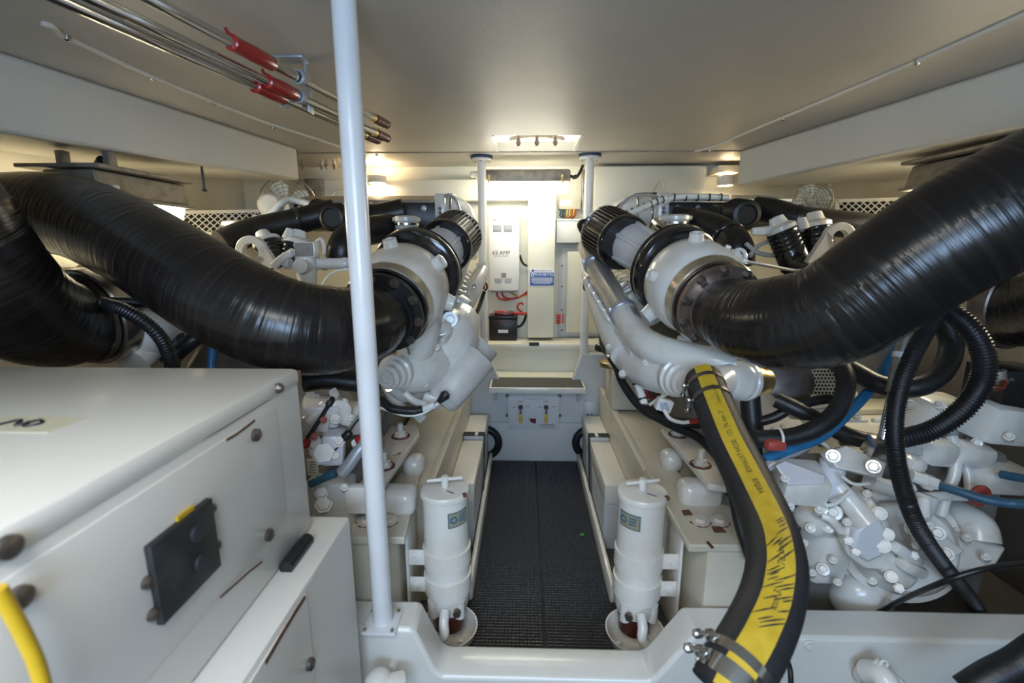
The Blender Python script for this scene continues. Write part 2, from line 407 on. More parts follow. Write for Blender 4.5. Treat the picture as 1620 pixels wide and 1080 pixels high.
# stepped wall across the end of the aisle with the trough cut into it
TZ = PZ(850, 595, 0).z
YS = 2.60
TZ = P(850, 597, 2.65).z
xa, xb = P(789, 592, YS).x, P(906, 592, YS).x
xc, xd = P(772, 557, YS).x, P(920, 557, YS).x
zt = P(920, 560, YS).z
m = MB()
m.prism([(-0.95, 0), (1.1, 0), (1.1, zt), (xd, zt), (xb, TZ), (xa, TZ), (xc, zt), (-0.95, zt)], (0, YS + 0.05, 0), (1, 0, 0), (0, 0, 1), 0.05)
struct(m.build('trim_13', 'gel_grey', bev=0.006))
m = MB(); slab_box(m, -0.9, 1.05, YS + 0.05, 2.80, TZ - 0.03, TZ); struct(m.build('trim_14', 'bulkhead_paint'))
m = MB(); slab_box(m, P(742, 700, YS).x, P(940, 700, YS).x, YS - 0.02, YS, 0.0, P(850, 667, YS).z, 0.006); struct(m.build('trim_15', 'gel_grey'))
# engine bed stringers
for (x0, x1, y0, nm) in [(-0.54, -0.305, 1.455, 'trim_16'), (0.43, 0.665, 1.455, 'trim_17')]:
    s_ = 1 if x0 < 0 else -1
    xi = x1 if x0 < 0 else x0
    m = MB(); slab_box(m, x0, x1, y0, 2.6, 0.0, 0.455, 0.008)
    slab_box(m, xi - 0.03 if s_ > 0 else xi, xi if s_ > 0 else xi + 0.03, y0, 2.6, 0.455, 0.463, 0.003)
    slab_box(m, x0, x1 - .06 if s_ > 0 else x1, 1.12, y0, 0.0, 0.455, .004) if s_ > 0 else slab_box(m, x0 + .06, x1, 1.12, y0, 0.0, 0.455, .004)
    struct(m.build(nm, 'stringer_paint'))
# kerbs along the aisle
for (x0, x1, nm) in [(-0.200, -0.180, 'trim_18'), (0.310, 0.330, 'trim_19')]:
    m = MB(); slab_box(m, x0, x1, 1.46, 2.58, 0.0, 0.075, 0.008); struct(m.build(nm, 'gel_white'))
# front cross frame with the low walk-through
m = MB()
m.prism([(-0.95, 0.0), (1.6, 0.0), (1.6, 0.30), (0.44, 0.30), (0.425, 0.295), (0.345, 0.175), (0.325, 0.16), (-0.205, 0.16), (-0.225, 0.175), (-0.275, 0.295), (-0.29, 0.30), (-0.95, 0.30)],
        (0, 1.11, 0), (1, 0, 0), (0, 0, 1), 0.10)
struct(m.build('trim_20', 'gel_white', bev=0.01))

# ================================================================== THINGS ON THE SETTING
# rubber floor mat, two columns of tiles
fm = thing('floor_mat', 'black perforated rubber mat covering the aisle floor', 'floor mat', (0.07, 1.8, 0.0))
mx0, mx1, my0, my1 = -0.178, 0.308, 1.12, 2.578
xm = PZ(852, 850, 0).x
TILE = []
for (x0, x1) in [(-0.285, xm - 0.0004), (xm + 0.0004, 0.405)]:
    for k in range(3):
        y0 = my0 + (my1 - my0) * k / 3; y1 = my0 + (my1 - my0) * (k + 1) / 3 - 0.003
        m = MB()
        if y0 < 1.4: slab_box(m, x0, x1, y0, 1.455, 0.0, 0.008); 
        ya = 1.458 if y0 < 1.4 else y0
        slab_box(m, max(x0, mx0), min(x1, mx1), ya, y1, 0.0, 0.008)
        m.build('tile', 'mat_base', fm)
m = MB(); pit = 0.0125
nb = [(-.0048, -.0026), (.0048, -.0026), (.0048, .0026), (-.0048, .0026)]
vs = []; fs = []
for j in range(int((my1 - my0) / pit)):
    for i in range(int((0.405 + 0.285) / pit)):
        x = -0.285 + (i + .5) * pit; y = my0 + (j + .5) * pit
        if y > 1.45 and (x < mx0 + .006 or x > mx1 - .006): continue
        if abs(x - xm) < 0.006: continue
        b = len(vs)
        for (ax, ay) in nb: vs.append((x + ax, y + ay, 0.008))
        for (ax, ay) in nb: vs.append((x + ax * .8, y + ay * .7, 0.0135))
        fs += [(b + 4, b + 5, b + 6, b + 7)] + [(b + k, b + (k + 1) % 4, b + 4 + (k + 1) % 4, b + 4 + k) for k in range(4)]
m.add(vs, fs); m.build('mat_nubs', 'mat_sheen', fm, angle=20, kind='stuff')
m = MB(); lp = PZ(921, 846, 0.014); m.add([lp + V((-.012, -.006, 0)), lp + V((.004, -.010, .004)), lp + V((.013, .004, .001)), lp + V((-.003, .009, .005))], [(0, 1, 2, 3)])
tag(m.build('leaf', 'green_tape'), 'tiny green leaf lying on the black aisle mat', 'leaf')

# near support post
pc = PZ(540, 0, CZ); px_, py_ = -0.360, 1.03
t = thing('support_post', 'tall white round post standing in front, bolted to the cross frame', 'post', (px_, py_, 0.30))
m = MB(); m.cyl((px_, py_, 0.306), (px_, py_, CZ + 0.002), 0.0245, n=32); m.build('pole', 'post_white', t)
m = MB(); m.box((px_, py_ - 0.004, 0.304), (0.085, 0.08, 0.008), None, 0.002); m.build('base_plate', 'post_white', t)
for dx, dy in [(-.034, -.034), (.034, -.034), (.034, .03), (-.034, .03)]:
    m = MB(); m.bolt((px_ + dx, py_ + dy - .003, 0.308), (0, 0, 1), 0.005, 0.004, False); m.build('bolt', 'steel', t)
# rear posts
for (u, vt, vb, Y, lab) in [(762, 254, 500, 2.66, 'slim white rear post left of the wall charger with blue-ringed flange'), (933, 250, 557, 2.625, 'slim white rear post right of the pillar with blue-ringed flange')]:
    top = P(u, vt, Y); x = top.x; zb = zt if u > 800 else P(u, vb + 60, Y).z
    t = thing('stanchion', lab, 'post', (x, Y, zb), 'slim rear posts')
    m = MB(); m.cyl((x, Y, zb), (x, Y, CZ - 0.012), 0.0235, n=24); m.build('pole', 'post_white', t)
    m = MB(); m.cyl((x, Y, CZ - 0.026), (x, Y, CZ - 0.012), 0.056, n=28, bev=0.004); m.build('flange', 'post_white', t)
    m = MB(); m.cyl((x, Y, CZ - 0.012), (x, Y, CZ), 0.060, n=28); m.build('gasket', 'blue_rubber', t)
    for k in range(3):
        a = 2 * PI * k / 3 + 0.5
        m = MB(); m.bolt((x + .043 * math.cos(a), Y + .043 * math.sin(a), CZ - .026), (0, 0, -1), .005, .005, False); m.build('bolt', 'steel', t)

# ceiling hatch
t = thing('ceiling_hatch', 'small hatch recess in the ceiling with added glow panel and three hanging studs', 'hatch', ((hx0 + hx1) / 2, (hy0 + hy1) / 2, CZ))
m = MB(); h = 0.10
slab_box(m, hx0 - .012, hx0, hy0, hy1, CZ + .041, CZ + h); slab_box(m, hx1, hx1 + .012, hy0, hy1, CZ + .041, CZ + h); slab_box(m, hx0, hx1, hy0 - .012, hy0, CZ + .041, CZ + h); slab_box(m, hx0, hx1, hy1, hy1 + .012, CZ + .041, CZ + h)
m.build('coaming', 'gel_white', t)
m = MB(); slab_box(m, hx0 - .012, hx1 + .012, hy0 - .012, hy1 + .012, CZ + h, CZ + h + .006); m.build('pane', 'hatch_glow', t)  # added glowing panel, brightens the recess from inside
for xx in (hx0, hx1):
    m = MB(); m.bar((xx, hy0, CZ), (xx, hy1, CZ), 0.012, 0.006); m.build('edge_trim', 'gel_white', t)
m = MB(); cxh = (hx0 + hx1) / 2; m.prism([(-.13, 0), (-.12, .012), (-.06, .022), (0, .025), (.06, .022), (.12, .012), (.13, 0), (.12, -.002), (.06, .008), (0, .011), (-.06, .008), (-.12, -.002)], (cxh, hy0 + .14, CZ + .008), (1, 0, 0), (0, 0, 1), 0.025); m.build('backing_plate', 'galv', t)
for dx in (-.085, 0, .085):
    m = MB(); q = V((cxh + dx, hy0 + .12, CZ + .05)); m.cyl(q, q + V((0, 0, -.062)), .007, n=10); m.lathe(q + V((0, 0, -.05)), (0, 0, -1), [(0, .012), (.012, .012), (.013, .008), (.022, .008)], 6); m.build('stud', 'steel_dark', t)

# fluorescent lamp on the bulkhead
a = P(757, 288, 2.68); b = P(903, 267, 2.68)
t = thing('fluorescent_lamp', 'long fluorescent strip light with rusty housing above the bulkhead pillar', 'lamp', ((a.x + b.x) / 2, 2.72, a.z))
m = MB(); m.box(((a.x + b.x) / 2, 2.72, (a.z + b.z) / 2), (b.x - a.x, 0.09, b.z - a.z), None, 0.012); m.build('housing', 'galv', t)
m = MB(); m.box(((a.x + b.x) / 2, 2.72, a.z - 0.026), (b.x - a.x - 0.02, 0.075, 0.05), None, 0.015); m.build('diffuser', 'lamp_tube', t)
for u in (773, 890):
    q = P(u, 283, 2.67); m = MB(); m.box(q, (0.014, 0.012, 0.045), None, 0.003); m.cyl(q + V((0, -.008, .012)), q + V((0, -.008, -.012)), .003, n=8); m.build('latch', 'brass', t)
m = MB(); m.tube([P(902, 278, 2.71), P(910, 281, 2.70), P(916, 275, 2.70), P(920, 267, 2.72), P(922, 262, 2.76)], 0.008, n=8); m.build('cable', 'rubber', t)
m = MB(); m.cyl(P(912, 279, 2.70), P(906, 281, 2.70), .011, n=12); m.build('gland', 'black_satin', t)
m = MB(); m.cyl(P(923, 333, 2.97), P(923, 268, 2.97), .012, n=12); tag(m.build('conduit', 'galv'), 'grey vertical conduit beside the right rear post', 'conduit')
# bracket left of lamp
m = MB(); q = P(751, 276, 2.80); m.box(q, (.05, .06, .03), None, .006); m.cyl(q + V((.02, -.03, -.02)), q + V((.02, .03, -.02)), .014, n=12); tag(m.build('lamp_bracket', 'bulkhead_paint'), 'small cream bracket on the header left of the strip light', 'bracket')

# warm bulkhead lamps
def warm(u0, u1, v0, v1, Y, lab, nm='bulkhead_lamp'):
    a = P(u0, v1, Y); b = P(u1, v0, Y); c = V(((a.x + b.x) / 2, Y + .05, (a.z + b.z) / 2)); r = (b.x - a.x) / 2
    t = thing(nm, lab, 'lamp', (c.x, Y + .1, a.z), 'warm bulkhead lamps')
    m = MB(); m.ring(c, (0, 0, 1), r * 0.86, r, b.z - a.z, 28, 0.003); m.build('shade', 'gel_white', t)
    m = MB(); m.ball(c, r * 0.70, (0, 0, 1), 0.62); m.build('bulb', 'lamp_warm', t)
    m = MB(); m.box((c.x, Y + .05 + r, c.z), (r * 1.0, 0.05, (b.z - a.z) * .7), None, .006); m.build('wall_mount', 'gel_white', t)
warm(578, 607, 276, 288, 2.80, 'warm drum lamp on the header behind the near white post')
warm(1140, 1168, 276, 292, 2.82, 'warm drum lamp in the niche at the right beam end')

# caged lamps below the side beams
def side_lamp(u, v, Y, sgn, lab, zt_):
    c = P(u, v, Y); x, z = c.x, c.z
    t = thing('deckhead_lamp', lab, 'lamp', (x, Y, z), 'lamps under the side beams')
    zb = zt_
    m = MB(); m.box((x - .02 * sgn, Y, z + .085), (0.26, 0.40, 0.012), None, .003); m.build('mount_plate', 'galv', t)
    for dx in (-.09, .06):
        m = MB(); m.box((x + dx, Y - .10, (z + .09 + zb) / 2), (.022, .03, zb - z - .09), None, .002); m.build('spacer', 'galv', t)
    m = MB(); m.cyl((x - .02, Y - .06, z + .094), (x + .02, Y - .08, z + .118), .016, n=10); m.build('cable_gland', 'black_satin', t)
    prof = [(-.095, 0.0), (.095, 0.0), (.083, .075), (-.075, .075)]
    m = MB(); m.prism(prof, (x, Y + .19, z), (1, 0, 0), (0, 0, 1), .38); m.build('housing', 'galv', t, bev=.006)
    m = MB(); m.box((x, Y, z - .006), (.215, .40, .012), None, .004); m.build('rim', 'galv', t)
    m = MB(); m.prism([(-.085, 0), (.085, 0), (.070, -.048), (-.070, -.048)], (x, Y - .18, z - .012), (1, 0, 0), (0, 0, 1), -.36); m.build('diffuser', 'lamp_side', t, bev=.008)
    for s_ in (-1, 1):
        m = MB(); m.box((x + s_ * .098, Y - .14, z + .01), (.012, .022, .05), None, .003); m.build('latch', 'plastic_clear', t)
side_lamp(196, 318, 1.62, 1, 'grey deckhead lamp under the left beam above the black hose', 1.545)
side_lamp(1550, 286, 1.62, -1, 'grey deckhead lamp under the right beam above the black hose', 1.545)
m = MB(); q = P(321, 280, 1.9); m.cyl(q + V((0, 0, .06)), q + V((0, 0, -.045)), .0045, n=8); m.cyl(q + V((0, 0, -.045)), q + V((0, 0, -.055)), .009, n=10)
tag(m.build('hanging_bolt', 'black_satin'), 'long black bolt hanging from the underside of the left beam', 'bolt')

# ---- bulkhead equipment
a = P(773, 460, 2.93); b = P(822, 335, 2.93)
t = thing('battery_charger', 'white wall-mounted battery charger marked 65 AMP left of the pillar', 'charger', ((a.x + b.x) / 2, 2.96, a.z))
W_, H_ = b.x - a.x, b.z - a.z; cx_ = (a.x + b.x) / 2
m = MB(); slab_box(m, a.x + .004, b.x, 2.93, 2.998, a.z, b.z, .006); m.build('case', 'sign_white', t)
m = MB(); slab_box(m, a.x - .006, a.x + .012, 2.936, 2.998, a.z, b.z, .004); m.build('side_panel', 'label_beige', t)
def onp(u, v): return P(u, v, 2.9285)
for u0, u1 in ((780, 793), (797, 810)):
    p0 = onp(u0, 366); p1 = onp(u1, 356)
    m = MB(); slab_box(m, p0.x, p1.x, 2.926, 2.931, p0.z, p1.z); g = m.build('gauge', 'ink_grey', t)
    m = MB(); slab_box(m, p0.x + .005, p1.x - .005, 2.925, 2.927, p0.z + .006, p1.z - .005); m.build('gauge_face', 'gauge_grey', g)
EX, EZ = V((1, 0, 0)), V((0, 0, 1))
m = MB(); m.text('65 AMP', onp(793, 400), EX, EZ, .034); m.text('BATTERY CHARGER', onp(793.5, 405), EX, EZ, .0095); m.build('lettering', 'ink', t)
m = MB(); m.box(onp(782, 347.5), (.016, .001, .010)); m.box(onp(788, 348), (.022, .001, .003)); m.box(onp(808, 347), (.016, .001, .006))
for k in range(4):
    for u in (788, 804): q = onp(u, 441 + k * 2); m.box(q, (.045 - .004 * (k % 2), .001, .0022))
m.build('small_print', 'ink_grey', t, kind='stuff')
m = MB(); q = onp(797, 435); m.box(q, (.018, .008, .024), None, .002); m.box(q + V((-.012, 0, 0)), (.005, .005, .03), None, .001); m.box(q + V((.012, 0, 0)), (.005, .005, .03), None, .001); m.build('switch', 'ink_grey', t)
m = MB(); m.tube([P(822, 403, 2.95), P(825, 412, 2.95), P(829, 418, 2.97), P(836, 421, 2.98)], .007, n=8); m.build('cord', 'rubber', t)
m = MB()
for k in range(14): m.box((a.x + .02 + k * (W_ - .03) / 14, 2.945, a.z - .004), (.006, .02, .012))
m.build('terminal_strip', 'ink_grey', t)
# charger cables
for i, (pts, mt, lab) in enumerate([
    ([(786, 462), (788, 470), (797, 474), (812, 472), (825, 468), (836, 460)], 'red_wire', 'lowest red charger cable sagging towards the pillar'),
    ([(794, 462), (797, 469), (804, 472), (818, 471), (836, 464)], 'red_wire', 'second red charger cable sagging just above the lowest'),
    ([(806, 462), (814, 466), (822, 469), (836, 466)], 'brass', 'yellowish cable leaving the charger towards the pillar')]):
    m = MB(); m.tube([P(u, v, 2.965) for u, v in pts], .006, n=8); tag(m.build('power_cable', mt), lab, 'cable', 'charger cables')
# battery on the shelf
a = P(774, 534, 2.86); b = P(818, 500, 2.86); a.z = SZ
t = thing('battery', 'dark grey battery with red top and cables standing on the shelf', 'battery', ((a.x + b.x) / 2, 2.92, SZ))
m = MB(); slab_box(m, a.x, b.x, 2.86, 2.99, SZ, b.z - .02, .006); m.build('case', 'black_satin', t)
m = MB(); slab_box(m, a.x - .003, b.x + .003, 2.857, 2.992, b.z - .02, b.z, .005); m.build('lid', 'black_satin', t)
m = MB(); slab_box(m, a.x + .03, b.x - .02, 2.88, 2.97, b.z, b.z + .018, .006); m.build('top_cover', 'maroon', t)
for x in (a.x + .04, b.x - .04):
    m = MB(); m.cyl((x, 2.90, b.z), (x, 2.90, b.z + .03), .009, n=10); m.build('terminal', 'steel', t)
m = MB(); q = P(796, 524, 2.859); m.box(q, (.062, .001, .020)); m.build('sticker', 'sign_white', t)
m = MB(); m.box(P(796, 511, 2.859), (.10, .001, .004)); m.box(P(796, 508, 2.859), (.13, .001, .004)); m.build('lettering', 'maroon', t)
for pts, mt, r, lab in [
    ([(780, 502), (785, 496), (793, 493), (802, 497)], 'red_wire', .010, 'short thick red cable looped over the top of the battery'),
    ([(804, 497), (812, 495), (824, 496), (836, 496)], 'red_wire', .009, 'red cable running right from the battery to the pillar'),
    ([(826, 493), (820, 489), (819, 483), (824, 479), (828, 482)], 'red_wire', .006, 'red cable end curled upward beside the battery'),
    ([(818, 517), (824, 515), (829, 508), (832, 500), (836, 497)], 'rubber', .008, 'black cable curving from the battery side to the pillar')]:
    m = MB(); m.tube([P(u, v, 2.93) for u, v in pts], r, n=8); tag(m.build('battery_cable', mt), lab, 'cable', 'battery cables')
# blue placard on the pillar
t = thing('oil_placard', 'blue and white oil discharge placard on the cream pillar', 'sign', P(857, 452, 2.855))
a = P(838, 452, 2.8575); b = P(877, 425, 2.8575)
m = MB(); slab_box(m, a.x, b.x, 2.8575, 2.8598, a.z, b.z, .0); m.build('plate', 'sign_white', t)
c = P(838, 452, 2.8565); d = P(877, 431, 2.8565)
m = MB(); slab_box(m, c.x + .002, d.x - .002, 2.8566, 2.858, c.z + .002, d.z, .0); m.build('blue_field', 'sign_blue', t)
m = MB(); m.text('DISCHARGE OF OIL', P(859, 428.3, 2.857), EX, EZ, .0125); q = P(843, 428, 2.857); m.lathe(q, (0, -1, 0), [(0, .008), (.0008, .008)], 14); m.build('heading', 'sign_blue', t)
m = MB(); m.text('PROHIBITED', P(860.5, 434.2, 2.8562), EX, EZ, .0225); m.ring(P(842.5, 434.5, 2.8562), (0, 1, 0), .006, .011, .0006, 16)
for k in range(5): q = P(857.5, 439.5 + 2.1 * k, 2.8562); m.box(q, (.128 - .02 * (k == 4), .0006, .0032))
m.build('lettering', 'sign_white', t)
# pillar head marks
m = MB()
q0 = P(836, 303.5, 2.8585)
for k, (u0, u1) in enumerate([(836, 842), (843, 847), (851, 856), (857, 863), (864, 870), (871, 876)]): pbox(m, u0, 304, u1, 307 - (k % 2) * .8, 2.8580, 2.8598)
tag(m.build('stencil_marks', 'ink_grey'), 'dark smudged print marks across the very top of the pillar', 'marking')
# terminal box with coloured wires
a = P(884, 331, 2.95); b = P(919, 314, 2.95)
t = thing('junction_box', 'beige terminal box with coloured wires on the bulkhead', 'junction box', ((a.x + b.x) / 2, 2.97, a.z))
m = MB(); slab_box(m, a.x, b.x, 2.95, 2.998, a.z, b.z, .004); slab_box(m, a.x - .01, b.x + .01, 2.985, 2.998, a.z + .02, b.z - .02, .002); m.build('case', 'label_beige', t)
m = MB(); slab_box(m, P(892, 0, 2.948).x, P(912, 0, 2.948).x, 2.948, 2.951, a.z + .02, b.z - .006); m.build('label_plate', 'plastic_clear', t)
for k, (u, mt) in enumerate([(888, 'blue_dark'), (891, 'ink'), (894, 'blue_dark'), (898, 'yellow_wire'), (902, 'yellow_wire'), (905, 'red_wire'), (908, 'yellow_wire'), (911, 'red_wire')]):
    q = P(u, 331, 2.955); m = MB(); m.tube([q, q + V((-.003, -.012, -.018)), q + V((-.008 + .004 * (k % 3), -.008, -.038)), q + V((-.02 if k > 2 else .015, .02, -.05))], .0045, n=6, sub=4); m.build('wire', mt, t)
# white box below it
a = P(880, 384, 2.92); b = P(933, 346, 2.92)
t = thing('wall_cabinet', 'plain white box on the bulkhead below the terminal box', 'box', ((a.x + b.x) / 2, 2.96, a.z))
m = MB(); slab_box(m, a.x, b.x, 2.92, 2.998, a.z, b.z - .012, .004); m.build('body', 'sign_white', t)
m = MB(); slab_box(m, a.x - .002, b.x + .003, 2.916, 2.998, b.z - .012, b.z, .003); m.build('lid', 'sign_white', t)
# access panel
t = thing('access_panel', 'cream raised access panel with screwed frame right of the pillar', 'panel', P(915, 530, 2.95))
a = P(882, 532, 2.985); b = P(965, 386, 2.985); a.z = max(a.z, SZ)
m = MB(); slab_box(m, a.x, b.x, 2.982, 2.999, a.z, b.z, .004); m.build('frame', 'gel_grey', t)
c = P(886, 530, 2.97); d = P(965, 391, 2.97); c.z = max(c.z, SZ)
m = MB(); slab_box(m, c.x, d.x, 2.972, 2.983, c.z, d.z, .008); m.build('inner_frame', 'gel_grey', t)
c = P(894, 526, 2.95); d = P(965, 397, 2.95); c.z = max(c.z, SZ + .02)
m = MB(); slab_box(m, c.x, d.x, 2.945, 2.973, c.z, d.z, .014); m.build('raised_face', 'bulkhead_paint', t)
for v in (420, 453, 490, 522):
    m = MB(); m.lathe(P(889, v, 2.971), (0, -1, 0), [(0, .006), (.003, .004)], 10); m.build('screw', 'steel_dark', t)
for k in range(4):
    m = MB(); m.tube([P(880, 498 + 4 * k, 2.94), P(885, 499 + 4 * k, 2.94), P(891, 497 + 4 * k, 2.945)], .007, n=6, sub=4)
    tag(m.build('cable_end', 'red_wire'), ['topmost', 'second', 'third', 'lowest'][k] + ' red cable of the short bundle right of the pillar', 'cable', 'red cable bundle')
m = MB(); m.bar(P(888, 493, 2.935), P(888, 515, 2.935), .005, .004); tag(m.build('cable_tie', 'sign_white'), 'white tie around the red cables right of the pillar', 'cable tie')
# latch on shelf lip
m = MB(); pbox(m, 837, 541.5, 853, 547, 2.765, 2.775, .002); tag(m.build('shelf_latch', 'ink'), 'small black latch plate on the shelf lip', 'latch')
m = MB(); q = P(831, 538, 2.8); m.box((q.x, 2.80, SZ + .001), (.055, .006, .002)); tag(m.build('shelf_slot', 'ink_grey'), 'thin dark slot in the shelf top below the pillar', 'slot')

# step and transfer panel
a = P(773, 612, 2.44); b = P(928, 612, 2.44)
t = thing('step', 'white step with dark grit tread at the end of the aisle', 'step', ((a.x + b.x) / 2, 2.55, TZ - .05))
m = MB(); slab_box(m, a.x, b.x, 2.44, 2.66, TZ - .032, TZ, .008)
m.prism([(0, 0), (.16, 0), (.16, -.10)], (a.x + .02, 2.44, TZ - .03), (0, 1, 0), (0, 0, 1), .016); m.prism([(0, 0), (.16, 0), (.16, -.10)], (b.x - .036, 2.44, TZ - .03), (0, 1, 0), (0, 0, 1), .016)
m.build('shelf', 'gel_white', t)
m = MB(); slab_box(m, a.x + .014, b.x - .014, 2.455, 2.64, TZ, TZ + .003); m.build('tread', 'tread_grit', t)
t = thing('oil_transfer_panel', 'pale control panel with two yellow valve levers under the step', 'panel', P(844, 678, 2.585))
YP = 2.555
a = P(804, 678, YP); b = P(885, 627, YP)
m = MB(); slab_box(m, a.x, b.x, YP, YP + .006, a.z, b.z, .001); m.build('plate', 'panel_plate', t)
m = MB(); slab_box(m, a.x + .01, b.x - .01, YP + .006, 2.58, a.z + .01, b.z + .035); m.build('back_box', 'gel_grey', t)
for u, v in [(802, 626), (886, 626), (802, 657), (886, 657)]:
    m = MB(); m.bolt(P(u, v, YP + .004), (0, -1, 0), .006, .006); m.build('bolt', 'steel_dark', t)
for u in (823.5, 864):
    q = P(u, 644, YP - .002); e = P(u, 669, YP - .02); md = P(u, 655, YP - .016)
    m = MB(); m.lathe(q, (0, -1, 0), [(0, .014), (.006, .014), (.012, .010), (.018, .006)], 14); k = m.build('valve_hub', 'steel_dark', t)
    m = MB(); m.bar(q + V((0, -.016, 0)), md, .012, .003, (0, 1, 0)); m.build('lever', 'steel', t)
    m = MB(); m.bar(md, e, .018, .010, (0, 1, 0), .004); m.build('grip', 'yellow_grip', t)
m = MB(); m.slab([P(837, 662, YP - .001), P(848, 662, YP - .001), P(848, 670, YP - .001), P(840, 668, YP - .001)], (0, .002, 0)); m.build('sticker', 'maroon', t)
m = MB(); m.text('OIL TRANSFER SYSTEM', P(845, 630.5, YP - .0012), EX, EZ, .0125)
for u in (823.5, 864):
    m.box(P(u, 635, YP - .0012), (.030, .0006, .0045))
    for du, dv in [(-4.5, -5), (4.5, -5), (-4.5, 4.5), (4.5, 4.5), (-4.5, 8), (4.5, 8)]: m.box(P(u + du, 644 + dv, YP - .0012), (.005, .0006, .002))
    m.box(P(u - 10, 644, YP - .0012), (.014, .0006, .004)); m.box(P(u + 11, 643, YP - .0012), (.024, .0006, .004))
for k in range(3): m.box(P(865, 671.5 + 2 * k, YP - .0012), (.085, .0006, .003))
m.build('lettering', 'ink_grey', t, kind='stuff')
a = P(924, 661, 2.585); b = P(942, 635, 2.585)
t = thing('outlet_box', 'small grey outlet plate on the wall beside the step', 'outlet', ((a.x + b.x) / 2, 2.59, a.z))
m = MB(); slab_box(m, a.x, b.x, 2.585, 2.60, a.z, b.z, .002); m.build('plate', 'gel_grey', t)
c = P(927, 660, 2.578); d = P(939, 642, 2.578); m = MB(); slab_box(m, c.x, d.x, 2.578, 2.586, c.z, d.z, .001); m.build('cover', 'panel_plate', t)
for u in (930, 936):
    m = MB(); m.cyl(P(u, 655.5, 2.579), P(u, 655.5, 2.574), .006, n=12); m.build('socket', 'ink', t)
# black hoses standing behind the battery boxes
for (u, lab, sx) in [(783, 'black hose arch at the aisle end beside the left battery box', -1), (917, 'black hose arch at the aisle end beside the right battery box', 1)]:
    c = P(u, 700, 2.53); m = MB(); r = .075
    m.torus(V((c.x + sx * .065, 2.552, c.z - .01)), (0, 1, 0), .085, .022, 32, 10); tag(m.build('coiled_hose', 'rubber'), lab, 'hose', 'coiled hoses by the step')
# battery boxes
for sx, x0, x1, lab in [(-1, -0.304, -0.201, 'long grey-white battery box with black strap along the left stringer'), (1, 0.331, 0.429, 'long grey-white battery box with black strap along the right stringer')]:
    t = thing('battery_box', lab, 'battery box', ((x0 + x1) / 2, 2.1, 0), 'strapped battery boxes')
    m = MB(); slab_box(m, x0 + .004, x1 - .004, 1.77, 2.50, 0.0, .215, .004); m.build('tub', 'gel_grey', t)
    m = MB(); slab_box(m, x0, x1, 1.755, 2.20, .215, .30, .006); m.build('lid', 'cabinet_white', t)
    m = MB(); slab_box(m, x0, x1, 2.212, 2.515, .215, .315, .006); m.build('lid', 'cabinet_white', t)
    xi = x1 if sx < 0 else x0; xo = x0 if sx < 0 else x1; e = -sx * .004
    m = MB(); m.bar((xo, 2.22, .322), (xi + e, 2.22, .322), .045, .004, (0, 0, 1)); m.bar((xi + e, 2.22, .324), (xi + e, 2.12, .06), .035, .004, (1, 0, 0)); m.build('strap', 'strap_web', t)
    m = MB(); m.box(((x0 + x1) / 2 - sx * .015, 2.22, .326), (.016, .05, .006), None, .002); m.build('buckle', 'plastic_clear', t)

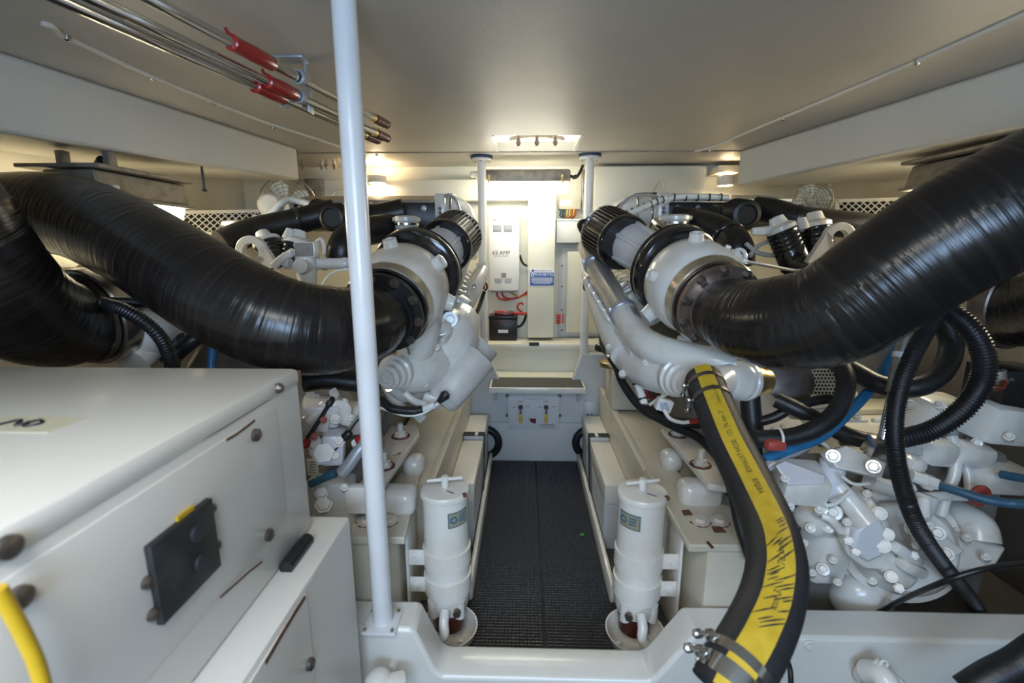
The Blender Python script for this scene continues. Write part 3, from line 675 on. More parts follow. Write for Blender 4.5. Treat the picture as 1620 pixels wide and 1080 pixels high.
# fuel filters
def fuel_filter(x, y, sx, lab):
    t = thing('fuel_filter', lab, 'fuel filter', (x, y, 0.03), 'fuel filter canisters')
    r = .0675
    m = MB(); m.lathe((x, y, .205), (0, 0, 1), [(0, r), (.325, r)], 40); m.build('canister', 'filter_white', t)
    m = MB(); m.lathe((x, y, .530), (0, 0, 1), [(0, r + .005), (.012, r + .006), (.018, r + .002), (.021, r - .02)], 40); ld_ = m.build('lid', 'filter_white', t)
    m = MB(); m.cyl((x, y, .551), (x, y, .586), .011, n=14, bev=.002); m.bar((x - .052, y - .012, .576), (x + .052, y + .012, .576), .009, .009, None, .003); m.build('t_handle', 'filter_white', t)
    for z in (.335, .243):
        m = MB(); m.ring((x, y, z), (0, 0, 1), r - .001, r + .005, .055, 40, .001)
        m.box((x + sx * (r + .022), y - .028, z), (.05, .006, .05), None, .002); bnd = m.build('clamp_band', 'filter_white', t)
        m = MB(); m.bolt((x + sx * (r + .024), y - .031, z), (0, -1, 0), .009, .008); m.build('bolt', 'filter_white', bnd)
    m = MB(); slab_box(m, x + sx * (r + .045) - .004, x + sx * (r + .045) + .004, y - .045, y + .05, .11, .44, .001); m.build('bracket', 'filter_white', t)
    for z in (.335, .243):
        m = MB(); m.bolt((x + sx * (r + .049), y, z), (sx, 0, 0), .009, .009); m.build('bracket_bolt', 'filter_white', t)
    m = MB(); m.lathe((x, y, .150), (0, 0, 1), [(0, .058), (.02, .064), (.04, r - .002), (.056, r - .002)], 32)
    for k in range(4):
        a_ = PI / 4 + k * PI / 2; m.cyl((x + .058 * math.cos(a_), y + .058 * math.sin(a_), .145), (x + .058 * math.cos(a_), y + .058 * math.sin(a_), .20), .016, n=12)
    m.build('filter_head', 'engine_white', t)
    m = MB(); m.tube([(x + sx * .0, y - .065, .185), (x - sx * .0, y - .092, .165), (x - sx * .002, y - .104, .135), (x + sx * .02, y - .11, .112)], .015, n=10, sub=4); m.lathe((x + sx * .02, y - .11, .112), (sx * .8, -.2, -.25), [(-.012, .018), (.016, .018)], 6); m.build('elbow_fitting', 'engine_white', t)
    m = MB(); m.cyl((x - sx * .036, y - .062, .178), (x - sx * .036, y - .074, .178), .011, n=14); m.build('plug', 'steel_dark', t)
    m = MB(); m.lathe((x, y, .075), (0, 0, 1), [(0, .035), (.01, .05), (.075, .056)], 28); m.build('sight_bowl', 'bowl_red', t)
    m = MB(); m.lathe((x, y - .012, .018), (0, 0, 1), [(0, .02), (.004, .05), (.03, .078), (.062, .0875), (.064, .091), (.067, .091), (.066, .0865), (.03, .074), (.006, .045), (.003, .0)], 40, cap=False); m.build('catch_bowl', 'filter_white', t)
    for dx in (-.055, .04):
        m = MB(); m.lathe((x + dx, y - .06 + abs(dx) * .3, .055), (-dx, .5, .2), [(0, .010), (.006, .010), (.010, .006)], 12); m.build('bowl_bolt', 'filter_white', t)
    a0 = -PI / 2 + .25 if sx < 0 else -PI / 2 - 1.25
    m = MB(); m.lathe((x, y, .455), (0, 0, 1), [(0, r + .0008), (.048, r + .0008)], 16, False, a0, a0 + 1.0, (1, 0, 0)); lb = m.build('label', 'label_teal', t)
    m = MB(); m.lathe((x, y, .459), (0, 0, 1), [(0, r + .0014), (.040, r + .0014)], 14, False, a0 + .06, a0 + .94, (1, 0, 0)); m.build('label_field', 'label_gold', lb)
    m = MB(); am = a0 + .25; n_ = V((math.cos(am), math.sin(am), 0)); m.ring(V((x, y, .480)) + n_ * (r + .002), n_, .007, .011, .0006, 18)
    for k in range(3):
        m.lathe((x, y, .470 + .009 * k), (0, 0, 1), [(0, r + .002), (.004, r + .002)], 6, False, a0 + .5, a0 + .82, (1, 0, 0))
    m.build('label_print', 'blue_hose', lb)
    m = MB(); m.box((x + .02, y - .03, .5512), (.028, .006, .0006), (0, 0, -.6)); m.build('lid_mark', 'ink_grey', ld_)
    m = MB(); m.box((x + .062, y - .035, .545), (.012, .014, .010), (0, 0, .5), .002); m.build('chip', 'rust', ld_)
    # drain hose
    m = MB(); hx = x + sx * .032; m.tube([(hx, y - .115, .108), (hx + sx * .05, y - .105, .10), (hx + sx * .12, y - .06, .10)], .019, n=12, sub=6); tag(m.build('fuel_hose', 'rubber'), 'short black hose at the foot of the ' + ('left' if sx < 0 else 'right') + ' fuel filter', 'hose', 'filter hoses')
fuel_filter(P(707, 860, 1.27).x, 1.27, -1, 'white cylindrical fuel filter canister beside the left stringer with T handle')
fuel_filter(P(1011, 860, 1.27).x, 1.27, 1, 'white cylindrical fuel filter canister beside the right stringer with T handle')

# ================================================================== GENERATOR ENCLOSURE (left foreground)
def rp(px, p): return px * ((V(p) - CAM).dot(_fw)) / F_PX
GX = P(470, 582, 0.90).x; GZ = P(470, 582, 0.90).z; GB = P(497, 832, 0.90).z
LX = P(555, 815, 0.95).x; LZ = P(555, 815, 0.95).z
t = thing('generator_enclosure', 'large white metal generator enclosure filling the left foreground', 'generator', (-0.85, 0.5, 0.0))
m = MB(); slab_box(m, -1.25, GX, 0.12, 0.90, GB, GZ - .03, .006); m.build('upper_housing', 'cabinet_white', t)
m = MB(); slab_box(m, -1.255, GX + .004, 0.115, 0.905, GZ - .035, GZ, .012, ); m.build('lid', 'cabinet_white', t)
m = MB(); slab_box(m, -1.25, LX, 0.12, 0.95, 0.0, min(LZ, GB - .001), .010); m.build('lower_housing', 'cabinet_white', t)
q0 = PX(437, 690, GX); q1 = PX(402, 835, GX)
# service door panel on the aisle side
def gp(u, v, e=0.0): p = PX(u, v, GX); p.x = GX + e; return p
pz1 = gp(415, 655).z; pz0 = gp(400, 880).z
m = MB(); slab_box(m, GX, GX + .003, 0.20, gp(440, 700).y, pz0, pz1, .001); pn = m.build('service_panel', 'cabinet_white', t)
for u, v in [(400, 688), (421, 846), (22, 945)]:
    q = gp(u, v, .003); m = MB(); m.lathe(q, (1, 0, 0), [(0, .011), (.006, .011), (.009, .007)], 14); m.build('screw', 'steel_dark', t)
q = gp(436, 614, .005); m = MB(); m.box(q, (.010, .014, .018), None, .003); m.lathe(q, (1, 0, 0), [(0, .009), (.008, .007)], 12); m.build('latch', 'steel_dark', t)
q = gp(2, 865, .004); m = MB(); m.lathe(q, (1, 0, 0), [(0, .011), (.006, .011), (.009, .007)], 14); m.build('screw', 'steel_dark', t)
cs = [gp(217, 866, .003), gp(320, 790, .003), gp(340, 893, .003), gp(247, 984, .003)]
ym0, ym1 = (cs[0].y + cs[3].y) / 2, (cs[1].y + cs[2].y) / 2; zm1 = (cs[0].z + cs[1].z) / 2; zm0 = (cs[2].z + cs[3].z) / 2
m = MB(); slab_box(m, GX + .003, GX + .013, ym0, ym1, zm0, zm1, .002); pn = m.build('instrument_panel', 'black_pan', t)
for yy, zz in [(ym0 - .004, zm0 + .02), (ym0 - .004, zm1 - .045), (ym1 + .004, zm0 + .03), (ym1 + .004, zm1 - .02)]:
    m = MB(); m.lathe((GX + .003, yy, zz), (1, 0, 0), [(0, .008), (.005, .008), (.008, .005)], 10); m.build('panel_screw', 'steel_dark', t)
for k, zz in enumerate((zm0 + .035, zm1 - .03)):
    m = MB(); m.lathe((GX + .013, ym0 + .65 * (ym1 - ym0), zz), (1, 0, 0), [(0, .012), (.004, .012), (.005, .009)], 16); m.build('indicator', 'ink', pn)
q = gp(290, 802, .004); m = MB(); m.box((GX + .006, ym0 + .6 * (ym1 - ym0), zm1 + .003), (.004, .03, .006)); m.build('sticker', 'yellow_grip', t)
# rust lines where paint chipped
def chip(m, pts, w):
    for a, b in zip(pts, pts[1:]):
        m.bar(a, b, .0012, w, (0, 0, 1))
m = MB()
chip(m, [gp(400, 665, .0034), gp(372, 686, .0034), gp(355, 696, .0034)], .004); m.build('rust_streak', 'rust', t)
m = MB(); chip(m, [gp(412, 888, .0034), gp(390, 905, .0034), gp(345, 945, .0034)], .003); m.build('rust_streak', 'rust', t)
m = MB(); chip(m, [gp(425, 632, .001), gp(350, 678, .001), gp(300, 705, .001)], .0016); m.build('rust_streak', 'rust', t)
m = MB(); slab_box(m, -1.255, GX + .004, .9048, .9062, GZ - .03, GZ - .006); m.build('rust_edge', 'rust', t)
# grab slot under the upper housing
q = PZ(468, 880, LZ)
m = MB(); m.tube([(GX + .014, .76, LZ + .008), (GX + .014, .85, LZ + .008)], .013, n=12, sub=4); m.build('vent_gasket', 'black_satin', t)
# lower door
def lpx(u, v, e=0.0): p = PX(u, v, LX); p.x = LX + e; return p
d0 = lpx(482, 938); d1 = lpx(480, 1075)
m = MB(); slab_box(m, LX, LX + .004, .15, d0.y, .05, d0.z, .002); m.build('lower_panel', 'cabinet_white', t)
m = MB(); chip(m, [lpx(478, 944, .005), lpx(460, 972, .005), lpx(440, 1005, .005), lpx(415, 1048, .005)], .008); m.build('rust_streak', 'rust', t)
q = lpx(485, 1050, .005); m = MB(); m.lathe(q, (1, 0, 0), [(0, .011), (.006, .011), (.009, .007)], 14); m.build('screw', 'steel_dark', t)
# sticker on lid
q = PZ(35, 671, GZ + .001)
m = MB(); m.box(q, (.13, .055, .001)); st = m.build('lid_sticker', 'label_beige', t)
m = MB(); m.tube([q + V((x_, y_, .0015)) for x_, y_ in [(-.05, .008), (-.03, -.01), (-.015, .012), (0, -.008), (.012, .012), (.026, .0), (.014, -.010), (.004, .006)]], .0022, n=6, sub=6); m.build('sticker_print', 'ink', st)
# yellow strap at the corner
m = MB(); m.tube([gp(-60, 930, .03), gp(-22, 1000, .032), gp(2, 1060, .034), gp(20, 1140, .035)], .006, n=10); tag(m.build('yellow_grab_strap', 'yellow_grip'), 'blurred yellow grab strap at the lower left corner', 'strap')

# ================================================================== GAFFS UNDER THE HEADLINER
def gaff(p0, p1, cap0, cap1, zz, lab, gr, end_r=.0125):
    a = PZ(*p0, zz); b = PZ(*p1, zz); d = (b - a).normalized(); a = a - d * .5
    t = thing('boat_gaff', lab, 'gaff', (a + b) / 2, 'gaffs slung under the ceiling')
    m = MB(); m.cyl(a, b, .0105, n=18); m.build('shaft', 'steel_bright', t)
    c0 = PZ(*cap0, zz); c1 = PZ(*cap1, zz); c0 = a + d * (c0 - a).dot(d); c1 = a + d * (c1 - a).dot(d)
    L = (c1 - c0).length
    m = MB(); m.lathe(c0, d, [(-.004, .011), (0, .0165), (.012, .0155), (L * .5, .0165), (L - .006, .0155), (L, .0115)], 18)
    m.tube([c0 + V((0, 0, .013)), c0 - d * .008 + V((0, 0, .017)), c0 - d * .012 + V((0, 0, .022))], .0035, n=6, sub=3); m.build('hook_sheath', 'red_plastic', t)
    e = b - d * .085
    m = MB(); m.lathe(e, d, [(0, .0115), (.004, .0145)] + [q for k in range(6) for q in ((.008 + .012 * k, .0148), (.014 + .012 * k, .0132))] + [(.084, .0145), (.092, .009)], 16); m.build('grip', 'maroon', t)
    m = MB(); m.ring(e - d * .012, d, .0105, .0135, .02, 16, .001); m.build('ferrule', 'brass', t)
gaff((240, 0), (612, 197), (372, 66), (433, 102), 1.655, 'uppermost chrome gaff with red hook sheath under the ceiling', None)
gaff((152, 0), (613, 219), (424, 128), (470, 150), 1.625, 'middle chrome gaff with red hook sheath, front of the lower pair', None)
gaff((100, 0), (598, 222), (392, 136), (442, 157), 1.615, 'rear chrome gaff with red hook sheath, left of the lower pair', None)
t = thing('gaff_rack', 'grey bracket with rings holding the gaffs to the ceiling', 'bracket', PZ(470, 95, CZ))
ra = PZ(462, 92, CZ); yb = ra.y
m = MB(); m.box((ra.x + .0, yb, CZ - .003), (.075, .05, .006), None, .002); m.build('base', 'bracket_grey', t)
g1 = PZ(473, 120, 1.655)
m = MB(); m.bar((ra.x + .028, yb + .02, CZ - .004), (ra.x + .03, yb + .02, 1.60), .004, .03, (0, 1, 0), .001); m.build('hanger', 'bracket_grey', t)
for u, v, z in [(474, 123, 1.655), (474, 153, 1.625), (450, 160, 1.615)]:
    q = PZ(u, v, z); m = MB(); m.ring(q, (.19, .98, 0), .0125, .0175, .016, 24, .002); m.build('ring_clip', 'bracket_grey', t)
# fittings on the header behind the left beam
for k, (u, v) in enumerate([(477, 250), (508, 252), (516, 248), (528, 250)]):
    q = P(u, v, 2.75); m = MB(); q.z = CZ; m.cyl(q, q + V((0, 0, -.03)), .007, n=10); m.lathe(q + V((0, 0, -.022)), (0, 0, -1), [(0, .012), (.012, .012), (.014, .007), (.03, .007)], 6)
    tag(m.build('deck_stud', 'steel'), ['first', 'second', 'third', 'fourth'][k] + ' threaded stud from the left behind the left beam end', 'bolt', 'deck studs behind the left beam')

# ================================================================== VENT GRILLES, FANS
def grille(name, lab, o, ux, uy, w, h):
    o = V(o); ux = V(ux).normalized(); uy = V(uy).normalized(); nz = ux.cross(uy).normalized()
    t = thing(name, lab, 'vent', o, 'expanded metal vents')
    R_ = Matrix((ux, uy, nz)).transposed()
    c = o + ux * w / 2 + uy * h / 2
    m = MB(); m.box(c - nz * .012, (w, h, .006), R_); m.build('backing', 'void_black', t)
    m = MB()
    for (a, b, cc) in [(w, .014, uy * (h / 2)), (w, .014, -uy * (h / 2)), (.014, h + .014, ux * (w / 2)), (.014, h + .014, -ux * (w / 2))]: m.box(c + cc, (a, b, .008), R_)
    m.build('frame', 'grille_white', t)
    m = MB(); p = .03; n = int((w + h) / p) + 1
    for k in range(n):
        x = k * p
        for sgn in (1, -1):
            if sgn > 0: a = (max(0, x - h), h - max(0, h - x) if x < h else h); pts = [(min(x, w), max(0, x - w)), (max(0, x - h), min(x, h))]
            else: pts = [(min(x, w), h - max(0, x - w)), (max(0, x - h), h - min(x, h))]
            A, B = [o + ux * q[0] + uy * q[1] for q in pts]
            if (B - A).length > .01: m.bar(A, B, .0045, .003, nz)
    m.build('mesh', 'grille_white', t, kind='stuff')
grille('vent_grille', 'diamond mesh vent on the left hull shelf behind the black hose', P(265, 372, 2.05), P(405, 366, 2.3) - P(265, 372, 2.05), V((0, .25, 1)), .5, .10)
grille('vent_grille', 'diamond mesh vent on the right hull shelf behind the black hose', P(1325, 346, 2.3), P(1480, 346, 2.0) - P(1325, 346, 2.3), V((0, .25, 1)), .55, .085)
def fan(c, r, d, lab):
    t = thing('fan', lab, 'fan', c + V((0, .02, -r)), 'small cabin fans')
    c = V(c); d = V(d).normalized(); u, w = perp(d)
    m = MB(); m.torus(c, d, r, .004, 36, 6)
    for k in range(1, 7): m.torus(c + d * (.022 * (1 - (k / 7) ** 2)), d, r * k / 7, .0014, 28, 4)
    for k in range(18):
        a = 2 * PI * k / 18; e = u * math.cos(a) + w * math.sin(a)
        m.tube([c + e * r, c + e * r * .75 + d * .012, c + e * r * .2 + d * .022], .0013, n=4, sub=3)
    m.build('cage', 'steel', t, kind='stuff')
    m = MB(); m.lathe(c - d * .05, d, [(-.05, .012), (-.045, .028), (0, .034), (.03, .030), (.055, .02)], 18); m.build('motor', 'label_beige', t)
    for k in range(4):
        a = 2 * PI * k / 4 + .4; e = u * math.cos(a) + w * math.sin(a); f = d.cross(e)
        m = MB(); m.slab([c + e * .02 - f * .015, c + e * r * .5 - f * .045 + d * .008, c + e * r * .85 - f * .03 + d * .01, c + e * r * .85 + f * .03 - d * .01, c + e * r * .5 + f * .045 - d * .008, c + e * .02 + f * .015], d * .002); m.build('blade', 'plastic_clear', t)
    m = MB(); m.tube([c - d * .06, c - d * .10 + V((0, .06, -.03)), V((c.x - d.x * .1, 2.999, c.z - .05))], .009, n=8, sub=4); m.build('stand', 'label_beige', t)
fan(P(455, 322, 2.62), rp(42, P(455, 322, 2.62)), (.25, -1, .1), 'small wire-caged fan at the left beam end')
fan(P(1283, 318, 2.62), rp(30, P(1283, 318, 2.62)), (-.4, -1, .1), 'small wire-caged fan at the right wall corner')
m = MB(); pbox(m, 484, 282, 508, 324, 2.86, 2.90, .004); tag(m.build('dark_panel', 'galv'), 'small dark grey panel behind the left fan', 'panel')
for u0, u1, Y, lab in [(700, 735, 2.85, 'l'), ]:
    pass
m = MB(); m.tube([P(520, 330, 2.4), P(528, 306, 2.6), P(540, 300, 2.62), P(550, 304, 2.62)], .003, n=6); tag(m.build('thin_wire', 'label_beige'), 'thin pale wire looping up left of the near post', 'wire')
m = MB(); m.tube([P(1030, 312, 2.4), P(1040, 291, 2.55), P(1048, 286, 2.56), P(1051, 298, 2.56)], .004, n=6); tag(m.build('thin_wire', 'label_beige'), 'thin pale wire looping above the right engine cooler', 'wire')

# ================================================================== EXHAUST HOSES
HR = .112
def big_hose(name, lab, pts, r=HR, rr=None):
    q = [P(*p) for p in pts]; m = MB(); m.tube(q, r, n=40, sub=14, rr=rr); o = m.build(name, 'hose_rubber', None, 60)
    return tag(o, lab, 'exhaust hose', 'big exhaust hoses')
hose_R = big_hose('exhaust_hose', 'thick black exhaust hose sweeping up right from the right engine', [(1140, 488, 1.265), (1176, 504, 1.18), (1235, 510, 1.09), (1310, 497, 1.02), (1390, 448, .97), (1475, 392, .93), (1560, 345, .90), (1660, 296, .88), (1780, 250, .87), (1980, 225, .89), (2230, 235, .95)], HR, [.086, .098, .109] + [HR] * 8)
hose_L = big_hose('exhaust_hose', 'thick black exhaust hose sweeping up left from the left engine', [(604, 498, 1.265), (578, 512, 1.20), (522, 522, 1.13), (450, 514, 1.08), (370, 480, 1.08), (290, 432, 1.13), (200, 378, 1.22), (110, 342, 1.30), (20, 338, 1.35), (-40, 340, 1.37)], HR, [.086, .098, .109] + [HR] * 7)
hose_LO = big_hose('exhaust_hose', 'black exhaust hose bending upward at the far left edge', [(122, 508, 1.27), (85, 510, 1.18), (35, 490, 1.06), (-25, 440, .96), (-85, 370, .90), (-150, 300, .88), (-300, 250, .90), (-520, 250, .94)], .118)
m = MB(); q = P(103, 270, 1.06); ax_ = (P(200, 378, 1.22) - P(110, 342, 1.30)).normalized(); m.lathe(P(96, 340, 1.31), ax_, [(0, HR + .0015), (.03, HR + .003), (.06, HR + .0015)], 8, False, -.5, .35, (0, 0, 1)); tag(m.build('green_tape', 'green_tape'), 'strip of green tape on top of the left exhaust hose', 'tape')

# ================================================================== ENGINES
def engine(side):
    L = side == 'left'
    sx = -1 if L else 1                         # outboard direction
    cx = -0.80 if L else 0.93
    root = thing('marine_diesel_engine', ('left' if L else 'right') + ' white twin-turbo marine diesel engine with ' + ('two grey angled oil filters' if L else 'a bare steel coolant pipe'), 'engine', (cx, 2.0, 0.3), 'main engines')
    def B(name, m, mt='engine_white', par=None, **k): return m.build(name, mt, par or root, **k)
    X = lambda x: cx + sx * x
    # block
    m = MB(); poly = [(-.20, .33), (.20, .33), (.30, .6), (.42, .82), (.30, .98), (-.30, .98), (-.42, .82), (-.30, .6)]
    m.prism([(cx + a, b) for a, b in poly], (0, 2.5, 0), (1, 0, 0), (0, 0, 1), .92); B('block', m, 'block_shade', bev=.02)  # block coloured dark so gaps between parts look shaded
    m = MB(); slab_box(m, cx - .40, cx + .40, 1.56, 2.30, .985, 1.03, .01); B('valley_shade', m, 'black_pan')  # black slab added as shade in the voids behind the filters
    m = MB(); slab_box(m, cx - .17, cx + .17, 1.65, 2.45, .16, .335, .03); B('oil_pan', m)
    # banks of heads with valve covers
    for s_ in (-1, 1):
        xi = cx - sx * s_ * -.50 if False else cx + sx * s_ * .50
        m = MB(); m.bar((xi, 1.72, 1.0), (xi - 0.0 * s_, 2.42, 1.03), .15, .12, (sx * s_ * .55, 0, 1), .02); B('cylinder_head', m)
        for k in range(6):
            y = 1.76 + k * .125; c = V((xi + sx * s_ * .02, y, 1.055 + k * .004))
            m = MB(); m.box(c, (.155, .085, .075), (0, sx * s_ * .5, 0), .022); vc = B('valve_cover', m)
            m = MB(); m.lathe(c + V((sx * s_ * .02, 0, .038)), (sx * s_ * .55, 0, .85), [(0, .032), (.010, .030), (.012, .02), (.004, .018)], 16); m.build('cap', 'engine_white', vc)
    # flywheel housing at the near end
    m = MB(); m.lathe((cx, 1.50, .62), (0, 1, 0), [(0, .18), (.01, .22), (.03, .24), (.10, .24)], 36); B('flywheel_housing', m, 'engine_white')
    # ---- inboard turbocharger
    if L: f, rg, fa, far = P(610, 490, 1.30), P(666, 426, 1.62), P(702, 392, 1.82), P(722, 374, 1.99)
    else: f, rg, fa, far = P(1132, 480, 1.30), P(1058, 422, 1.62), P(990, 386, 1.82), P(966, 368, 1.99)
    def turbo(f, rg, fa, far, par=root):
        d1 = (rg - f).normalized(); L1 = (rg - f).length; d2 = (far - rg).normalized(); d2f = d2
        m = MB(); m.lathe(f - d1 * .03, d1, [(-.02, .085), (-.02, .094), (.0, .094), (0, .116), (.014, .116), (.02, .108), (.05, .108)], 44); fl = m.build('outlet_flange', 'black_satin' if L else 'flange_steel', par)
        u, w = perp(d1)
        for k in range(10):
            a = 2 * PI * k / 10 + .2; m = MB(); m.bolt(f - d1 * .03 + (u * math.cos(a) + w * math.sin(a)) * .105, -d1, .010, .009); m.build('flange_bolt', 'steel_dark', fl)
        m = MB(); m.ring(f + d1 * .03, d1, .113, .124, .046, 48, .004); vb = m.build('band_clamp', 'steel', par)
        m = MB(); pass
        m = MB(); m.lathe(f + d1 * .05, d1, [(0, .11), (.015, .126), (.05, .138), (.10, .140), (L1 - .19, .135), (L1 - .14, .11), (L1 - .07, .09)], 44); th = m.build('turbine_housing', 'engine_white_rusty' if L else 'engine_white', par)
        for (a, b, rr, hh) in [(.35, .12, .024, .03), (1.35, .10, .020, .028), (2.4, .12, .024, .034), (3.4, .08, .018, .025), (-.6, .11, .022, .03), (4.6, .1, .02, .03)]:
            e = u * math.cos(a) + w * math.sin(a); q = f + d1 * (.05 + b) + e * .131
            m = MB(); m.lathe(q, e, [(0, rr * 1.25), (hh * .6, rr * 1.05), (hh, rr), (hh + .002, rr * .6), (hh - .004, rr * .55)], 18); m.build('boss', 'engine_white', th)
        # volute bulge running round the turbine
        m = MB(); pts = []
        for k in range(9):
            a = .2 + k * .36; pts.append(f + d1 * (.15 + .004 * k) + (u * math.cos(a) + w * math.sin(a)) * (.108 + .003 * k))
        pass
        # black intake shroud
        m = MB(); m.lathe(rg - d2 * .065, d2, [(0, .08), (.004, .138), (.012, .150), (.03, .154), (.045, .150), (.052, .138), (.058, .140), (.066, .147), (.076, .138), (.085, .07)], 48); sh = m.build('intake_shroud', 'black_gloss', par)
        # compressor and air filter
        Lc = (fa - rg).length
        m = MB(); m.lathe(rg, d2, [(-.0, .070), (Lc * .35, .068), (Lc * .6, .080), (Lc + .01, .086)], 40); cp = m.build('compressor_housing', 'lilac_white', par)
        u2, w2 = perp(d2)
        for k in range(6):
            a = 2 * PI * k / 6 + .5; e = u2 * math.cos(a) + w2 * math.sin(a)
            m = MB(); m.bar(rg + d2 * Lc * .35 + e * .073, rg + d2 * (Lc + .0) + e * .087, .014, .014, e, .003); m.build('rib', 'lilac_white', cp)
        Lf = (far - fa).length
        m = MB(); m.lathe(fa, d2, [(0, .086), (0, .102), (.006, .106), (.02, .106), (.026, .098), (Lf - .02, .098), (Lf - .016, .105), (Lf - .004, .105), (Lf, .098), (Lf, .02)], 48); af = m.build('air_filter', 'black_gloss', par)
        m = MB(); m.ring(fa + d2 * .024, d2, .098, .1065, .004, 48); m.build('filter_band', 'steel', af)
        n = 42; m = MB()
        for k in range(n):
            a = 2 * PI * k / n; e = u2 * math.cos(a) + w2 * math.sin(a)
            m.bar(fa + d2 * .027 + e * .100, fa + d2 * (Lf - .018) + e * .100, .0062, .013, e)
        m.build('pleats', 'black_satin', af, kind='stuff')
    turbo(f, rg, fa, far)
    # ---- charge-air cooler across the far end
    if L: u0, u1, yy = 456, 742, 2.22
    else: u0, u1, yy = 948, 1252, 2.22
    a = P(u0, 345, yy); b = P(u1, 318, yy)
    xe0, xe1 = (a.x, b.x)
    zc0, zc1 = P(830, 352, yy).z, P(830, 320, yy).z
    xs = (P(690, 320, yy).x if L else P(1056, 320, yy).x)      # where white end cover meets the dark body
    x0_, x1_ = (xe0, xs) if L else (xs, xe1)
    m = MB(); slab_box(m, x0_, x1_, yy, yy + .30, zc0 - .03, zc1, .004); B('cooler_core', m, 'black_satin')
    zr = P(830, 313, yy + .30).z
    m = MB(); m.hexa([V((x0_, yy - .006, zc1)), V((x1_, yy - .006, zc1)), V((x1_, yy + .30, zr)), V((x0_, yy + .30, zr)), V((x0_, yy - .006, zc1 + .012)), V((x1_, yy - .006, zc1 + .012)), V((x1_, yy + .30, zr + .012)), V((x0_, yy + .30, zr + .012))]); B('cooler_cover', m, 'wood_cover' if L else 'gel_white')
    for k in range(6):
        xx = x0_ + (x1_ - x0_) * (k + .5) / 6; m = MB(); m.bolt((xx, yy, zc1 - .025), (0, -1, 0), .009, .008); B('cooler_bolt', m, 'steel')
    if not L:
        for k in range(24):
            pass
    # white end cover
    e0, e1 = (xs, xe1) if L else (xe0, xs)
    din = -sx
    m = MB(); m.box((xs + din * .02, yy + .13, (zc0 + zc1) / 2 + .01), (.05, .30, zc1 - zc0 + .055), None, .008); ec = B('end_flange', m, 'engine_white')
    for k in range(8):
        q = V((xs + din * .048, yy - .012 + .0 * k, zc0 - .012 + (zc1 - zc0 + .04) * k / 7)) if k < 5 else V((xs + din * (.0), yy - .02, zc1 + .02))
        if k < 5:
            m = MB(); m.bolt(q + V((-din * .028, -.006, 0)), (0, -1, 0), .006, .010); m.build('stud', 'ink_grey', ec)
    ks = .42 if L else .85
    m = MB(); m.tube([V((xs + din * .03, yy + .10, (zc0 + zc1) / 2 + .005)), V((xs + din * .14 * ks, yy + .10, (zc0 + zc1) / 2 + .005)), V((xs + din * .22 * ks, yy + .12, (zc0 + zc1) / 2 - .02)), V((xs + din * .27 * ks, yy + .14, zc0 - .08)), V((xs + din * .275 * ks, yy + .12, zc0 - .16))], .072, n=20, sub=8, rr=[.085, .080, .076, .070, .062]); eb = B('inlet_elbow', m, 'engine_white')
    for k, tt in enumerate((.06, .15 * ks)):
        m = MB(); m.ring((xs + din * tt, yy + .10, (zc0 + zc1) / 2 + .005), (1, 0, 0), .078, .091, .010, 28, .002); m.build('clamp', 'steel', eb)
    m = MB(); m.tube([V((xs + din * .05, yy - .015, zc1 + .02)), V((xs + din * .12 * ks, yy - .03, zc1 + .03)), V((xs + din * .22 * ks, yy - .01, zc1 + .012)), V((xs + din * .29 * ks, yy + .0, zc0))], .006, n=8); m.build('sense_line', 'bracket_grey', eb)
    m = MB(); m.tube([V((xs + din * .06, yy - .03, zc1 + .035)), V((xs + din * .17 * ks, yy + .04, zc1 + .035)), V((xs + din * .26 * ks, yy + .06, zc1 - .02))], .004, n=8); m.build('sense_wire', 'rubber', eb)
    return root, B, X, cx, sx
ER, BR, XR_, cR, sR = engine('right')
EL, BL, XL_, cL, sL = engine('left')

# ---------------- right engine details
m = MB(); pts = [P(930, 388, 2.05), P(941, 414, 1.97), P(957, 446, 1.87), P(984, 490, 1.70), P(1008, 530, 1.57), P(1034, 550, 1.48), P(1075, 563, 1.41), P(1125, 571, 1.35), P(1165, 576, 1.32)]
m.tube(pts[:5], .045, n=24, sub=8); cp = BR('coolant_pipe', m, 'tube_steel')
m = MB(); m.tube(pts[3:], .047, n=24, sub=8, rr=[.045, .048, .050, .048, .045, .044]); BR('coolant_elbow', m, 'engine_white')
for i, (p, q) in enumerate([(pts[1], pts[2]), (pts[3], pts[4])]):
    m = MB(); d = (q - p).normalized(); m.ring(p.lerp(q, .1), d, .044, .052, .026, 28, .003); m.box(p.lerp(q, .1) + V((-.05, -.01, .01)), (.014, .022, .02), None, .003); m.build('clamp', 'bracket_grey', cp)
m = MB(); m.tube([P(985, 545, 1.74), P(1012, 572, 1.62), P(1042, 588, 1.50), P(1068, 594, 1.42)], .075, n=22, sub=6, rr=[.07, .075, .070, .056]); hx = BR('heat_exchanger', m)
d = (P(1078, 600, 1.36) - P(1060, 586, 1.44)).normalized(); q = P(1069, 592, 1.42)
m = MB(); m.lathe(q, d, [(0, .058), (.010, .064), (.030, .064), (.034, .056), (.050, .055), (.054, .045), (.072, .044), (.076, .032), (.086, .031), (.087, .019), (.080, .017), (.080, .008), (.088, .007)], 32); m.build('end_cap', 'engine_white', hx)
for u, v, Y, r in [(970, 535, 1.74, .028), (998, 575, 1.60, .026), (1010, 520, 1.66, .02), (1042, 585, 1.48, .014), (1046, 604, 1.46, .013)]:
    m = MB(); q = P(u, v, Y); m.lathe(q, CAM - q, [(-.03, r * 1.4), (.0, r * 1.1), (.012, r), (.014, r * .6)], 18); m.build('boss', 'engine_white_rusty' if u == 1046 else 'engine_white', hx)
